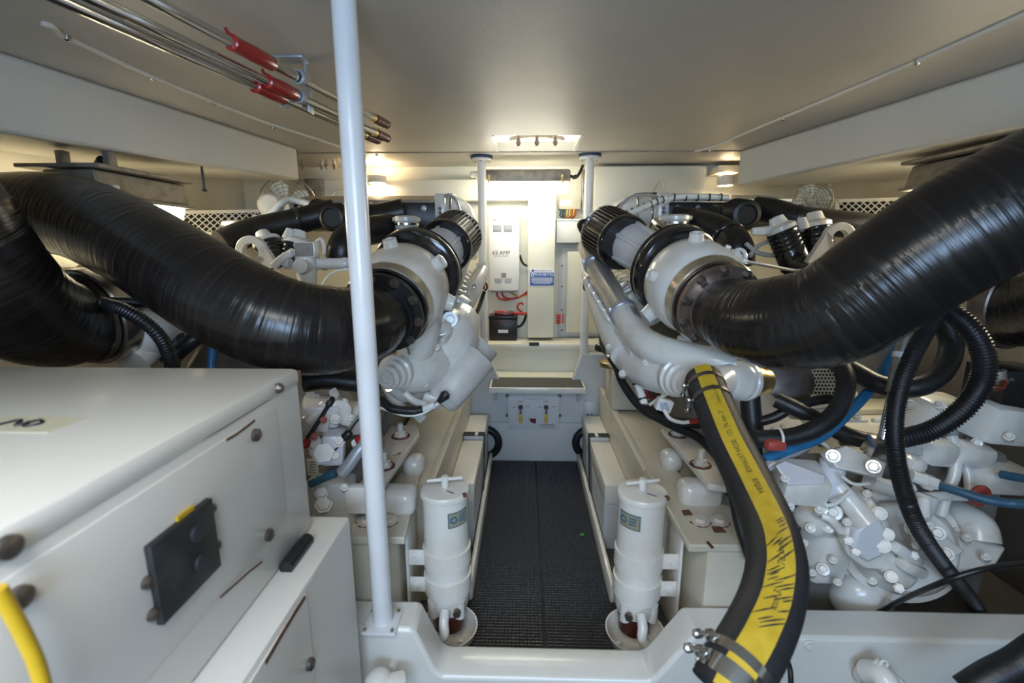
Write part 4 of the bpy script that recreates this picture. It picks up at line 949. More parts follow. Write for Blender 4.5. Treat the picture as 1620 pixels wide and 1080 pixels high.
m = MB(); m.tube([P(934, 432, 2.12), P(948, 470, 1.96), P(966, 512, 1.80), P(990, 560, 1.64)], .05, n=14, sub=5, rr=[.04, .05, .058, .055]); BR('manifold_casting', m)
for k in range(5):      # raised saddle lugs along the inboard manifold
    p = P(934, 450, 2.0).lerp(P(966, 502, 1.74), k / 4)
    m = MB(); m.torus(p, (.6, -.3, .6), .030, .011, 20, 8); BR('saddle_lug', m)
m = MB(); q = P(931, 428, 2.16); m.box(q, (.05, .05, .075), (0, .3, .2), .014); m.box(q + V((-.012, -.02, -.05)), (.03, .03, .05), (.3, .2, .2), .01); BR('rail_end', m)
m = MB(); q = P(926, 453, 2.12); m.torus(q, (.9, -.5, 0), .016, .005, 18, 6); BR('red_pull_ring', m, 'maroon')
m = MB(); m.tube([P(927, 462, 2.12), P(937, 480, 2.05), P(948, 505, 1.95), P(952, 525, 1.88)], .009, n=8); BR('sensor_wire', m, 'plastic_clear')
# raw-water pump and connection
q = P(1160, 602, 1.30); d = V((.75, .35, -.10)).normalized()
m = MB(); m.lathe(q, d, [(-.06, .035), (-.03, .050), (0, .052), (.008, .058), (.018, .058), (.022, .054), (.034, .054), (.038, .058), (.05, .058), (.055, .045)], 32); pu = BR('water_pump', m)
m = MB(); m.lathe(q + d * .055, d, [(0, .047), (.03, .047), (.034, .040), (.07, .040)], 28); m.build('bronze_body', 'bronze', pu)
m = MB(); m.tube([P(1150, 600, 1.29), P(1135, 605, 1.26), P(1122, 618, 1.22)], .043, n=20, sub=6); m.build('outlet_elbow', 'engine_white', pu)
# bracket arms and cable plug in front of the stringer
m = MB(); m.tube([P(1000, 585, 1.62), P(1008, 605, 1.58), P(1015, 625, 1.55), P(1019, 640, 1.53)], .014, n=12, sub=4); sp = BR('sensor_plug', m, 'plastic_clear')
for p in (P(1008, 606, 1.578), P(1016, 630, 1.545)):
    m = MB(); m.ring(p, (.25, -.3, -.9), .013, .017, .008, 16); m.build('tie', 'ink', sp)
m = MB(); m.bar(P(1028, 640, 1.50), P(1062, 618, 1.44), .016, .012, None, .004); m.bar(P(1018, 610, 1.56), P(1052, 612, 1.48), .014, .010, None, .004); BR('bracket_arm', m)
m = MB(); m.box(P(1050, 640, 1.46), (.05, .03, .04), (0, .3, 0), .003); lb = BR('tag_label', m, 'sign_white')
m = MB()
for k in range(4): m.bar(P(1044 + 3.5 * k, 636 + k * .3, 1.44), P(1048 + 3.0 * k, 650, 1.44), .0015, .0015)
m.build('tag_print', 'sign_blue', lb)
m = MB(); m.torus(P(1034, 620, 1.55), (0, 1, 0), .022, .008, 20, 8); BR('red_cap', m, 'maroon')
# mount at the aisle side
def mount(B, S, L):
    # S: pixel lists (plate corners, mounts, bolts, base)
    pl = B('mount_arm', MB().slab([PZ(u, v, .575) for u, v in S['plate']], (0, 0, -.022)), 'engine_white_rusty', bev=.006)
    for (u, v) in S['studs']:
        q = PZ(u, v, .575); m = MB(); m.lathe(q, (0, 0, 1), [(0, .034), (.003, .033)], 20); m.build('rust_ring', 'rust', pl)
        m = MB(); m.lathe(q, (0, 0, 1), [(.002, .026), (.006, .026), (.006, .019), (.020, .019), (.022, .016)], 6); m.cyl(q + V((0, 0, .02)), q + V((0, 0, .05)), .010, n=12); m.build('stud_nut', 'engine_white', pl)
    for (u, v, w, h, dp) in S['rubbers']:
        q = PZ(u, v, .50); m = MB(); m.box(q, (w, dp, h), (0, 0, S['rz']), .03, 4); B('mount_cap', m)
    bp = B('mount_base', MB().slab([PZ(u, v, .478) for u, v in S['base']], (0, 0, -.022)), 'stringer_paint', bev=.004)
    for (u, v) in S['bolts']:
        q = PZ(u, v, .478); m = MB(); m.lathe(q, (0, 0, 1), [(0, .026), (.004, .026), (.004, .016), (.014, .015)], 20); m.build('base_bolt', 'engine_white_rusty', bp)
        m = MB(); m.slab([q + V((.028 * math.cos(a) * (1 + .3 * math.sin(3 * a)), .02 * math.sin(a) - .01, .0006)) for a in [k * .7 for k in range(9)]], (0, 0, .0006)); m.build('rust_patch', 'rust', bp)
mount(BR, dict(plate=[(1045, 676), (1095, 672), (1165, 758), (1150, 770), (1120, 765)], studs=[(1108, 735), (1072, 688)], rubbers=[(1062, 727, .075, .075, .085), (1106, 779, .13, .085, .085)], rz=-.0,
              base=[(1030, 705), (1120, 790), (1200, 812), (1200, 862), (1090, 862), (1020, 740)], bolts=[(1108, 825), (1138, 825)]), False)
# black air trunks between the cooler and the turbos
for pts, r, nm in [
    ([(1195, 330, 2.12), (1225, 335, 2.06), (1262, 346, 2.0), (1310, 352, 1.96), (1400, 362, 1.9)], .052, 'air_trunk'),
    ([(1066, 344, 2.20), (1095, 348, 2.16), (1130, 344, 2.16), (1170, 340, 2.16)], .05, 'air_trunk'),
    ([(1095, 352, 2.04), (1125, 360, 1.96), (1152, 374, 1.88), (1166, 392, 1.82), (1168, 420, 1.82)], .058, 'air_elbow')]:
    m = MB(); m.tube([P(*p) for p in pts], r, n=24, sub=8); tr = BR(nm, m, 'black_satin')
    p0, p1 = P(*pts[-2]), P(*pts[-1])
    m = MB(); m.ring(P(*pts[len(pts) // 2]), P(*pts[len(pts) // 2 + 1]) - P(*pts[len(pts) // 2]), r - .002, r + .005, .016, 28, .001); m.build('hose_clamp', 'black_gloss', tr)
q = P(1172, 340, 2.06); m = MB(); d = V((-.1, -1, -.05)).normalized(); m.lathe(q - d * .07, d, [(k * .012, .072 - (.0 if k % 2 else .007) - .001 * k) for k in range(13)] + [(.146, .04), (.140, .036), (.140, .002)], 28); BR('bellows', m, 'black_satin')
def pot(B, u, v, Y, rpx):
    c = P(u, v, Y); r = rp(rpx, c)
    m = MB(); m.lathe(c + V((0, 0, -.05)), (0, 0, 1), [(0, r * .80), (.045, r * .84), (.05, r * .9)], 28); b = B('filler_pot', m)
    m = MB(); m.lathe(c, (0, 0, 1), [(0, r), (.014, r), (.016, r * .9), (.020, r * .78), (.022, r * .55), (.022, .001)], 32); m.build('lid', 'engine_white', b)
    m = MB(); m.ring(c + V((0, 0, -.012)), (0, 0, 1), r * .84, r * .90, .010, 28, .001); m.build('band', 'steel', b)
pot(BR, 1068, 348, 1.98, 26); pot(BR, 1336, 344, 2.05, 27)
m = MB(); m.tube([P(1036, 350, 1.95), P(1045, 358, 1.90), P(1058, 362, 1.88), P(1075, 360, 1.87)], .015, n=10, sub=5); BR('vent_pipe', m, 'steel')
def spin(B, u, v, u2, v2, Y, rpx):
    a = P(u, v, Y); b = P(u2, v2, Y - .02); r = rp(rpx, a); d = (b - a).normalized(); Ln = (b - a).length
    m = MB(); m.lathe(a, d, [(0, r * .9), (.006, r)] + [z for k in range(4) for z in ((.02 + .016 * k, r), (.023 + .016 * k, r * .955), (.028 + .016 * k, r))] + [(Ln - .012, r), (Ln, r * .85), (Ln, .01)], 28); c = B('spin_on_filter', m, 'black_gloss')
    m = MB(); m.lathe(a, -d, [(-.002, r * .98), (.012, r * .98), (.024, r * .6), (.05, r * .45), (.053, .005)], 24); B('filter_head', m)
spin(BR, 1236, 364, 1262, 426, 1.72, 23); spin(BR, 1290, 358, 1296, 420, 1.74, 23)
m = MB(); m.bar(P(1196, 366, 1.72), P(1292, 358, 1.74), .03, .03, None, .008); m.box(P(1200, 366, 1.70), (.045, .03, .028), None, .008); BR('filter_rail', m)
m = MB(); m.cyl(P(1270, 362, 1.70), P(1268, 344, 1.70), .022, .014, n=16, bev=.003); BR('bleed_knob', m)
def eye(B, u, v, ro, ri, u2, v2, w, Y, th):
    c = P(u, v, Y); Ro, Ri = rp(ro, c), rp(ri, c); e = P(u2, v2, Y) - c; d = e.normalized(); s_ = V((0, 1, 0)).cross(d).normalized(); N = 20
    outer = []
    for k in range(N + 1):
        a = -PI * .12 + (PI * 1.24) * k / N; outer.append((math.cos(a) * Ro, -math.sin(a) * Ro))
    Le = e.length
    pts = [c + s_ * x + d * y for x, y in outer] + [c - s_ * Ro * .75 + d * Le, c + s_ * Ro * 1.0 + d * Le]
    # ring and tail as one plate with an open eye
    m = MB(); n_ = (0, 1, 0)
    m.ring(c + V((0, th / 2, 0)), (0, 1, 0), Ri, Ro, th, 36, .003)
    a_, b_ = c + d * (Ri * 1.15), c + d * Le
    m.slab([c + s_ * Ro * .93 + d * Ri * .2, c + s_ * Ri * 1.02 + d * Ri * .3, c + s_ * Ri * .5 + d * Ri * 1.0, c - s_ * Ri * .5 + d * Ri * 1.0, c - s_ * Ri * 1.02 + d * Ri * .3, c - s_ * Ro * .93 + d * Ri * .2, c - s_ * Ro * .9 + d * Le, c + s_ * Ro * .95 + d * Le], (0, th, 0))
    B('lifting_eye', m)
eye(BR, 1330, 377, 25, 13, 1298, 425, 26, 1.62, .025)
m = MB(); m.bar(P(1170, 412, 1.50), P(1255, 428, 1.62), .04, .006, None, .002); m.bar(P(1250, 426, 1.62), P(1310, 430, 1.62), .10, .006, None, .002); BR('bracket_plate', m, 'lilac_white')
for pts in ([(1180, 385, 1.75), (1200, 400, 1.75), (1225, 404, 1.75), (1240, 400, 1.75)], [(1186, 405, 1.74), (1198, 390, 1.76), (1215, 382, 1.78)]):
    m = MB(); m.tube([P(*p) for p in pts], .008, n=8); BR('injector_pipe', m, 'engine_grey')
m = MB(); m.tube([P(1052, 320, 2.18), P(1068, 312, 2.16), P(1110, 311, 2.16), P(1152, 313, 2.17)], .014, n=10, sub=6); br_ = BR('braided_hose', m, 'plastic_clear')
for k in range(5):
    m = MB(); q = P(1066, 312, 2.16).lerp(P(1140, 312, 2.16), k / 4); m.ring(q, (1, 0, 0), .014, .0165, .006, 12); m.build('tie', 'ink', br_)
m = MB(); m.tube([P(978, 343, 2.10), P(1000, 336, 2.10), P(1030, 322, 2.12), P(1052, 313, 2.14)], .013, n=10, sub=6); br_ = BR('braided_hose', m, 'plastic_clear')
for k in range(8):
    m = MB(); q = P(982, 342, 2.10).lerp(P(1048, 315, 2.13), k / 7); m.ring(q, P(1048, 315, 2.13) - P(982, 342, 2.1), .013, .0155, .005, 12); m.build('tie', 'ink', br_)
m = MB(); m.tube([P(950, 352, 2.15), P(925, 350, 2.10), P(917, 356, 2.08), P(925, 372, 2.05), P(932, 385, 2.02)], .012, n=10, sub=6); BR('breather_hose', m, 'rubber')
# outboard turbo of the right engine
q = P(1580, 470, 1.42)
m = MB(); m.lathe(P(1540, 450, 1.62), (.25, -1, -.05), [(0, .10), (.03, .165), (.10, .17), (.17, .15), (.20, .11)], 36); to = BR('outboard_turbine', m, 'engine_white_rusty')
m = MB(); m.ring(P(1600, 478, 1.36), (.25, -1, -.05), .11, .132, .05, 40, .004); m.build('band_clamp', 'steel_dark', to)
m = MB(); q = P(1568, 457, 1.36); m.lathe(q, CAM - q, [(-.05, .03), (0, .026), (.012, .026), (.013, .018)], 18); m.build('boss', 'engine_white', to)
# outboard hose stub on the right
m = MB(); m.tube([P(1606, 485, 1.34), P(1660, 480, 1.26), P(1740, 450, 1.17), P(1880, 420, 1.14)], .112, n=28, sub=6); tag(m.build('exhaust_hose', 'hose_rubber'), 'black exhaust hose end at the far right edge', 'exhaust hose', 'big exhaust hoses')

# ---------------- left engine details
m = MB(); m.tube([P(690, 560, 1.62), P(670, 575, 1.52), P(650, 585, 1.45), P(630, 588, 1.40)], .08, n=22, sub=6, rr=[.10, .095, .08, .055]); hx = BL('heat_exchanger', m)
q = P(632, 584, 1.40); d = V((-.25, -1, -.10)).normalized()
m = MB(); m.lathe(q, d, [(0, .050), (.010, .055), (.030, .055), (.034, .048), (.050, .047), (.054, .038), (.072, .037), (.076, .027), (.086, .026), (.087, .016), (.078, .014)], 32); m.build('end_cap', 'engine_white', hx)
for u, v, Y, r in [(655, 577, 1.43, .020), (672, 488, 1.42, .026), (646, 514, 1.40, .016), (728, 552, 1.60, .022), (697, 520, 1.50, .022), (712, 505, 1.55, .026)]:
    m = MB(); q = P(u, v, Y); m.lathe(q, CAM - q, [(-.045, r * 1.6), (.0, r * 1.15), (.012, r), (.012, r * .6), (.006, r * .5)], 18); m.build('boss', 'engine_white_rusty' if u == 655 else 'engine_white', hx)
m = MB(); m.tube([P(668, 475, 1.48), P(668, 505, 1.46), P(662, 535, 1.45), P(655, 560, 1.45)], .06, n=18, sub=5, rr=[.07, .062, .062, .055]); BL('turbine_foot', m, 'engine_white_rusty')
m = MB(); m.tube([P(655, 515, 1.42), P(680, 512, 1.46), P(705, 520, 1.52)], .026, n=14, sub=4); BL('cross_pipe', m)
m = MB(); m.tube([P(705, 600, 1.55), P(700, 565, 1.58), P(715, 530, 1.62), P(730, 505, 1.72)], .07, n=20, sub=5, rr=[.06, .10, .095, .07]); BL('timing_case', m)
m = MB(); m.box(P(712, 590, 1.60), (.20, .10, .10), (0, -.3, 0), .03); BL('oil_sump_corner', m)
for i, (a, b, r) in enumerate([(P(694, 636, 1.50), P(757, 564, 1.58), .066), (P(722, 600, 1.66), P(765, 546, 1.72), .062)]):
    d = (b - a).normalized(); Ln = (b - a).length
    m = MB(); m.lathe(a, d, [(0, r * .75), (.01, r * .9), (.025, r), (.03, r * .96), (.035, r), (Ln, r), (Ln + .004, r * .97), (Ln + .006, r * .9), (Ln + .002, r * .86), (Ln + .004, .003)], 32); of = BL('oil_filter', m, 'engine_grey')
    m = MB(); q = b + d * .006; m.box(q, (.022, .008, .006), (0, -.6, .3)); m.build('cap_slot', 'ink', of)
    m = MB(); m.bolt(a - d * .004, -d, .014, .018); m.build('drain_plug', 'lilac_white', of)
for k in range(5):
    p = P(758, 440, 2.08).lerp(P(722, 488, 1.82), k / 4)
    m = MB(); m.torus(p, (-.6, -.3, .6), .030, .011, 20, 8); BL('saddle_lug', m, 'engine_white' if k != 3 else 'engine_white_rusty')
m = MB(); m.bar(P(764, 428, 2.1), P(722, 500, 1.76), .07, .06, (-.5, 0, 1), .02); BL('manifold_casting', m)
m = MB(); q = P(764, 424, 2.12); m.box(q, (.05, .05, .06), (0, -.3, -.2), .014); BL('rail_end', m)
m = MB(); q = P(768, 453, 2.10); m.torus(q, (.9, .5, 0), .016, .005, 18, 6); BL('red_pull_ring', m, 'maroon')
m = MB(); m.tube([P(766, 462, 2.10), P(760, 480, 2.05), P(752, 500, 1.98)], .009, n=8); BL('sensor_wire', m, 'rubber')
m = MB(); m.cyl(P(730, 400, 2.02), P(702, 480, 1.70), .045, n=18); BL('manifold_pipe', m, 'engine_grey')
pot(BL, 643, 350, 1.98, 22); pot(BL, 380, 357, 2.0, 26)
for pts, r, nm in [
    ([(350, 386, 1.85), (400, 366, 1.95), (470, 350, 2.05), (530, 335, 2.12)], .055, 'air_trunk'),
    ([(500, 335, 2.18), (540, 345, 2.14), (590, 345, 2.14), (640, 335, 2.16)], .06, 'air_trunk'),
    ([(620, 360, 2.04), (585, 365, 1.96), (556, 374, 1.88), (543, 392, 1.82), (540, 420, 1.82)], .058, 'air_elbow')]:
    m = MB(); m.tube([P(*p) for p in pts], r, n=24, sub=8); tr = BL(nm, m, 'black_satin')
    m = MB(); m.ring(P(*pts[len(pts) // 2]), P(*pts[len(pts) // 2]) - P(*pts[len(pts) // 2 - 1]), r - .002, r + .005, .016, 28, .001); m.build('hose_clamp', 'black_gloss', tr)
q = P(532, 345, 2.06); d = V((.1, -1, -.05)).normalized(); m = MB(); m.lathe(q - d * .07, d, [(k * .012, .066 - (.0 if k % 2 else .007) - .001 * k) for k in range(13)] + [(.146, .04), (.140, .036), (.140, .002)], 28); BL('bellows', m, 'black_satin')
spin(BL, 470, 386, 462, 420, 1.72, 21); spin(BL, 424, 386, 440, 416, 1.72, 22)
m = MB(); m.bar(P(415, 384, 1.74), P(490, 384, 1.74), .03, .03, None, .008); BL('filter_rail', m)
m = MB(); m.cyl(P(456, 378, 1.70), P(459, 361, 1.70), .022, .013, n=16, bev=.003); BL('bleed_knob', m)
eye(BL, 396, 398, 25, 13, 420, 430, 22, 1.62, .025)
# sensor block with data plate
a = P(466, 408, 1.60); b = P(497, 382, 1.60)
m = MB(); slab_box(m, a.x, b.x, 1.60, 1.64, a.z, b.z, .005); sb = BL('control_unit', m)
m = MB(); slab_box(m, a.x + .005, b.x - .006, 1.596, 1.601, a.z + .006, b.z - .004); dp = m.build('data_plate', 'data_plate', sb)
m = MB(); q = P(478, 421, 1.58); m.lathe(q, (-.05, -1, .1), [(-.06, .028), (0, .025), (.014, .025), (.015, .020), (.013, .019)], 22); m.build('round_cover', 'engine_white', sb)
m = MB(); m.lathe(P(485, 425, 1.62), (0, 0, -1), [(-.04, .034), (.02, .034), (.05, .03), (.07, .026)], 18); m.build('body', 'engine_white', sb)
m = MB(); m.tube([P(500, 417, 1.60), P(520, 417, 1.62), P(556, 416, 1.66)], .019, n=14, sub=4); BL('fuel_pipe', m)
for u in (513, 546):
    m = MB(); m.ring(P(u, 417, 1.625 if u < 530 else 1.65), (1, .2, 0), .018, .023, .018, 16, .002); BL('pipe_nut', m)
m = MB(); m.tube([P(460, 417, 1.60), P(450, 417, 1.60)], .018, n=12, sub=2); BL('pipe_stub', m, 'lilac_white')
m = MB(); m.tube([P(432, 422, 1.56), P(445, 410, 1.58), P(458, 402, 1.60), P(464, 398, 1.60)], .014, n=10, sub=4); BL('banjo_pipe', m)
m = MB(); m.tube([P(498, 385, 1.66), P(508, 378, 1.66), P(513, 392, 1.66), P(512, 402, 1.66)], .007, n=8); BL('clip_bracket', m, 'engine_grey')
m = MB(); m.tube([P(510, 450, 1.52), P(520, 436, 1.52), P(535, 428, 1.52), P(556, 425, 1.52)], .004, n=6); BL('sense_wire', m, 'plastic_clear')
# coolant pump at the far outboard corner with its pipes
q = P(432, 328, 2.2); m = MB(); m.ball(q, .065, (1, -.4, .1), .8); m.lathe(q, (.3, -1, .2), [(.0, .06), (.05, .055), (.07, .035)], 20); m.box(P(448, 330, 2.2), (.09, .06, .07), None, .015); BL('coolant_pump', m, 'engine_white')
m = MB(); m.tube([P(404, 345, 2.1), P(412, 346, 2.08), P(428, 338, 2.08), P(445, 322, 2.10), P(457, 316, 2.14), P(480, 320, 2.16), P(510, 329, 2.14), P(556, 325, 2.12)], .015, n=10, sub=6); BL('coolant_hose', m, 'plastic_clear')
# outboard turbo behind the far left hose
f = P(128, 505, 1.28); d1 = V((.16, .95, .12)).normalized()
m = MB(); m.lathe(f - d1 * .01, d1, [(0, .10), (0, .128), (.014, .128), (.014, .09)], 40); fl = BL('outboard_flange', m, 'steel_dark')
u, w = perp(d1)
for k in range(10):
    a = 2 * PI * k / 10; m = MB(); m.bolt(f - d1 * .01 + (u * math.cos(a) + w * math.sin(a)) * .117, -d1, .009, .008); m.build('flange_bolt', 'steel_dark', fl)
m = MB(); m.ring(f + d1 * .035, d1, .126, .140, .055, 44, .004); BL('outboard_clamp', m, 'steel')
m = MB(); m.lathe(f + d1 * .06, d1, [(0, .12), (.015, .15), (.06, .17), (.16, .168), (.22, .12)], 40); BL('outboard_turbine', m, 'engine_white')
m = MB(); m.tube([P(205, 570, 1.36), P(230, 545, 1.42), P(250, 530, 1.50)], .06, n=18, sub=5); BL('outboard_pipe', m)
m = MB(); q = P(259, 503, 1.45); m.box(P(250, 500, 1.52), (.22, .10, .16), None, .03); m.lathe(q, CAM - q, [(-.02, .03), (.01, .026), (.012, .014)], 18); BL('outboard_cover', m)
m = MB(); m.box(P(140, 412, 1.75), (.26, .2, .05), (0, 0, .1), .01); BL('outboard_heat_shield', m, 'label_beige')  # beige puts the yellow lamplight into a white panel
# fittings under the timing case
for pts, r, mt, nm in [
    ([(618, 610, 1.40), (640, 625, 1.44), (665, 622, 1.50)], .022, 'engine_white', 'drain_pipe'),
    ([(640, 622, 1.40), (655, 634, 1.40), (672, 640, 1.42)], .012, 'engine_white', 'dipstick_tube'),
    ([(610, 600, 1.42), (622, 625, 1.44), (632, 648, 1.46)], .024, 'engine_white', 'sump_pipe')]:
    m = MB(); m.tube([P(*p) for p in pts], r, n=12, sub=5); BL(nm, m, mt)
m = MB(); m.box(P(680, 632, 1.46), (.045, .03, .04), (0, .4, 0), .004); BL('sensor_block', m, 'engine_white')
m = MB(); m.box(P(662, 655, 1.48), (.05, .03, .03), (0, .8, 0), .004); BL('sensor_bracket', m, 'engine_white')
mount(BL, dict(plate=[(585, 675), (660, 670), (664, 685), (600, 775), (560, 780), (545, 760)], studs=[(634, 690), (608, 738)], rubbers=[(655, 735, .075, .075, .085), (626, 790, .13, .085, .09)], rz=0.0,
               base=[(665, 745), (640, 850), (555, 850), (555, 805), (600, 795), (650, 720)], bolts=[(615, 825), (580, 825)]), True)

# ================================================================== GEARBOXES
def lump(name, m, mt, root, **k): return m.build(name, mt, root, **k)
gr = thing('marine_gearbox', 'white marine gearbox with pump castings below the right exhaust hose', 'gearbox', (1.0, 1.35, .28), 'marine gearboxes')
m = MB(); slab_box(m, .70, 1.36, 1.24, 1.50, .16, .69, .03); lump('housing', m, 'block_shade', gr)  # housing painted dark, shade behind the castings is in its colour
for poly, z, mt in [([(1192, 642), (1285, 622), (1345, 668), (1215, 738)], .705, 'lilac_white'), ([(1322, 652), (1404, 648), (1408, 692), (1335, 690)], .715, 'engine_white'), ([(1300, 600), (1420, 600), (1420, 646), (1310, 648)], .735, 'label_beige')]:
    m = MB(); m.slab([PZ(u, v, z) for u, v in poly], (0, 0, -.02)); lump('cover_plate', m, mt, gr, bev=.004)
for u, v in [(1260, 657), (1355, 663), (1225, 700), (1310, 690), (1445, 632), (1385, 668)]:
    m = MB(); m.bolt(PZ(u, v, .712), (0, 0, 1), .012, .012); lump('cover_bolt', m, 'engine_white', gr)
m = MB(); m.bar(P(1238, 672, 1.36), P(1252, 700, 1.22), .014, .010, None, .003); lump('rib', m, 'engine_grey', gr)
m = MB(); c = P(1265, 762, 1.13); m.box(c, (.105, .10, .075), (.25, 0, -.15), .008); lump('terminal_cover', m, 'engine_white', gr)
m = MB(); q = P(1314, 758, 1.15); m.lathe(q, (.05, .1, 1), [(-.05, .03), (.05, .030), (.054, .024), (.066, .022), (.07, .012)], 22); lump('solenoid', m, 'lilac_white', gr)
m = MB(); m.slab([P(*p) for p in [(1308, 716, 1.13), (1338, 704, 1.16), (1404, 732, 1.12), (1396, 756, 1.09), (1325, 740, 1.10)]], (0, .03, -.015)); vp = lump('valve_plate', m, 'engine_white', gr, bev=.004)
for u, v, Y in [(1318, 721, 1.12), (1382, 738, 1.09)]:
    m = MB(); q = P(u, v, Y); m.bolt(q, CAM - q, .012, .010); m.build('bolt', 'steel', vp)
m = MB(); q = P(1388, 706, 1.14); m.box(q, (.05, .04, .05), (.2, .1, .1), .003); sbk = lump('steel_block', m, 'steel', gr)
m = MB(); m.cyl(P(1396, 694, 1.14), P(1412, 620, 1.16), .011, n=14); m.build('steel_rod', 'steel_bright', sbk)
m = MB(); m.cyl(P(1412, 620, 1.16), P(1432, 525, 1.20), .015, n=12); m.build('rod_sleeve', 'galv', sbk)
m = MB(); m.ring(P(1425, 562, 1.185), P(1432, 525, 1.2) - P(1412, 620, 1.16), .014, .018, .014, 16); m.build('white_collar', 'sign_white', sbk)
# ribbed round housing
c = P(1415, 856, 1.22); d = V((-.25, -1, .38)).normalized()
m = MB(); m.lathe(c - d * .05, d, [(0, .158), (.02, .162), (.035, .162), (.04, .148), (.055, .148), (.06, .154), (.075, .154), (.08, .134), (.10, .130), (.12, .11), (.125, .05)], 44); lump('bell_housing', m, 'engine_white', gr)
for k in range(9):
    a = .3 + k * .33; u_, w_ = perp(d); e = u_ * math.cos(a + 2.6) + w_ * math.sin(a + 2.6)
    m = MB(); m.bolt(c + d * .026 + e * .142, d, .008, .010); lump('housing_bolt', m, 'engine_white', gr)
# front pump casting
m = MB(); m.tube([P(1322, 768, 1.14), P(1348, 798, 1.11), P(1372, 828, 1.08)], .027, n=18, sub=4, rr=[.024, .026, .034]); lump('inlet_pipe', m, 'engine_white', gr)
poly = [(1350, 832), (1384, 800), (1404, 818), (1412, 838), (1414, 876), (1440, 905), (1458, 918), (1440, 936), (1420, 936), (1392, 905), (1368, 904), (1340, 880), (1334, 848)]
m = MB(); m.slab([P(u, v, 1.085) for u, v in poly], (.02, .10, .02)); pc_ = lump('pump_casting', m, 'engine_white', gr, bev=.012)
m = MB(); m.slab([P(u, v, 1.065) for u, v in [(1356, 838), (1386, 812), (1404, 836), (1400, 880), (1372, 892), (1346, 868)]], (.005, .05, 0)); m.build('pump_cover', 'lilac_white', pc_, bev=.010)
for u, v, r in [(1392, 812, .016), (1404, 845, .015), (1396, 862, .018), (1342, 855, .011), (1354, 872, .011), (1410, 912, .014), (1422, 930, .012), (1446, 878, .011)]:
    q = P(u, v, 1.07); m = MB(); dd = CAM - q; m.lathe(q, dd, [(-.02, r * 1.1), (.004, r * 1.0), (.004, r * .75), (.014, r * .7)], 6 if r < .014 else 16); m.build('bolt_boss', 'engine_white', pc_)
m = MB(); m.bar(P(1412, 862, 1.07), P(1452, 888, 1.09), .035, .03, None, .01); m.bar(P(1425, 890, 1.07), P(1458, 905, 1.08), .04, .03, None, .01); m.build('casting_web', 'engine_white', pc_)
# side arm, elbow, pipes
m = MB(); m.slab([P(*p) for p in [(1438, 820, 1.17), (1500, 838, 1.16), (1596, 866, 1.15), (1572, 905, 1.13), (1500, 905, 1.12), (1450, 885, 1.13)]], (0, .10, -.03)); ar = lump('side_arm', m, 'engine_white', gr, bev=.01)
m = MB(); m.slab([P(*p) for p in [(1436, 830, 1.14), (1482, 838, 1.13), (1530, 872, 1.10), (1495, 892, 1.10), (1452, 880, 1.11)]], (0, .03, -.01)); m.build('arm_flange', 'engine_white', ar, bev=.006)
for u, v in [(1484, 843), (1497, 876), (1443, 836)]:
    q = P(u, v, 1.105); m = MB(); m.bolt(q, CAM - q, .012, .012); m.build('bolt', 'engine_white', ar)
m = MB(); m.tube([P(1498, 798, 1.28), P(1520, 812, 1.22), P(1545, 832, 1.18), P(1550, 856, 1.16)], .038, n=20, sub=6, rr=[.028, .034, .042, .044]); lump('elbow_pipe', m, 'engine_white', gr)
for pts, r in [([(1505, 690, 1.22), (1512, 715, 1.2), (1510, 750, 1.18), (1497, 780, 1.17), (1488, 815, 1.16)], .014), ([(1515, 715, 1.24), (1530, 745, 1.22), (1534, 775, 1.2)], .012), ([(1455, 786, 1.12), (1495, 784, 1.14), (1535, 785, 1.16)], .012), ([(1300, 815, 1.10), (1315, 822, 1.09), (1330, 840, 1.09)], .010), ([(1250, 690, 1.25), (1300, 700, 1.2), (1318, 720, 1.17)], .006), ([(1375, 760, 1.16), (1400, 770, 1.16), (1440, 775, 1.16)], .022), ([(1360, 800, 1.17), (1385, 785, 1.18), (1420, 782, 1.18)], .014)]:
    m = MB(); m.tube([P(*p) for p in pts], r, n=12, sub=5); lump('oil_pipe', m, 'engine_white', gr)
m = MB(); m.cyl(P(1440, 752, 1.13), P(1482, 766, 1.12), .015, n=12); m.lathe(P(1462, 760, 1.125), P(1482, 766, 1.12) - P(1440, 752, 1.13), [(0, .02), (.02, .02)], 6); lump('hose_coupling', m, 'engine_white', gr)
m = MB(); m.box(P(1462, 800, 1.10), (.045, .03, .06), (0, .3, .2), .006); m.cyl(P(1462, 786, 1.09), P(1462, 816, 1.08), .014, n=12); lump('pipe_clamp', m, 'engine_white', gr)
c = P(1362, 942, 1.22); m = MB(); m.ball(c, .085, (0, 1, .3), .8, 26, 12); lump('sump_drum', m, 'engine_white', gr)
for u, v, w_, dp, h_, Y in [(1302, 870, .11, .10, .16, 1.20), (1290, 822, .09, .08, .06, 1.16), (1440, 735, .06, .06, .06, 1.18), (1470, 660, .18, .12, .14, 1.34), (1572, 664, .17, .12, .11, 1.26), (1475, 712, .10, .08, .07, 1.20), (1560, 745, .16, .14, .08, 1.26), (1530, 715, .12, .08, .06, 1.22)]:
    m = MB(); m.box(P(u, v, Y), (w_, dp, h_), (.1, .15, .2), .022); lump('casting', m, 'engine_white' if u < 1450 else 'engine_white', gr)
for u, v, Y, r in [(1302, 900, 1.14, .016), (1282, 835, 1.12, .012), (1310, 835, 1.12, .012), (1545, 700, 1.22, .012), (1500, 655, 1.26, .015), (1440, 640, 1.27, .012), (1300, 805, 1.11, .014), (1318, 810, 1.11, .020)]:
    q = P(u, v, Y); m = MB(); m.lathe(q, CAM - q, [(-.03, r * 1.2), (.0, r * 1.1), (.01, r), (.011, r * .6), (.02, r * .5)], 16); lump('plug', m, 'engine_white', gr)
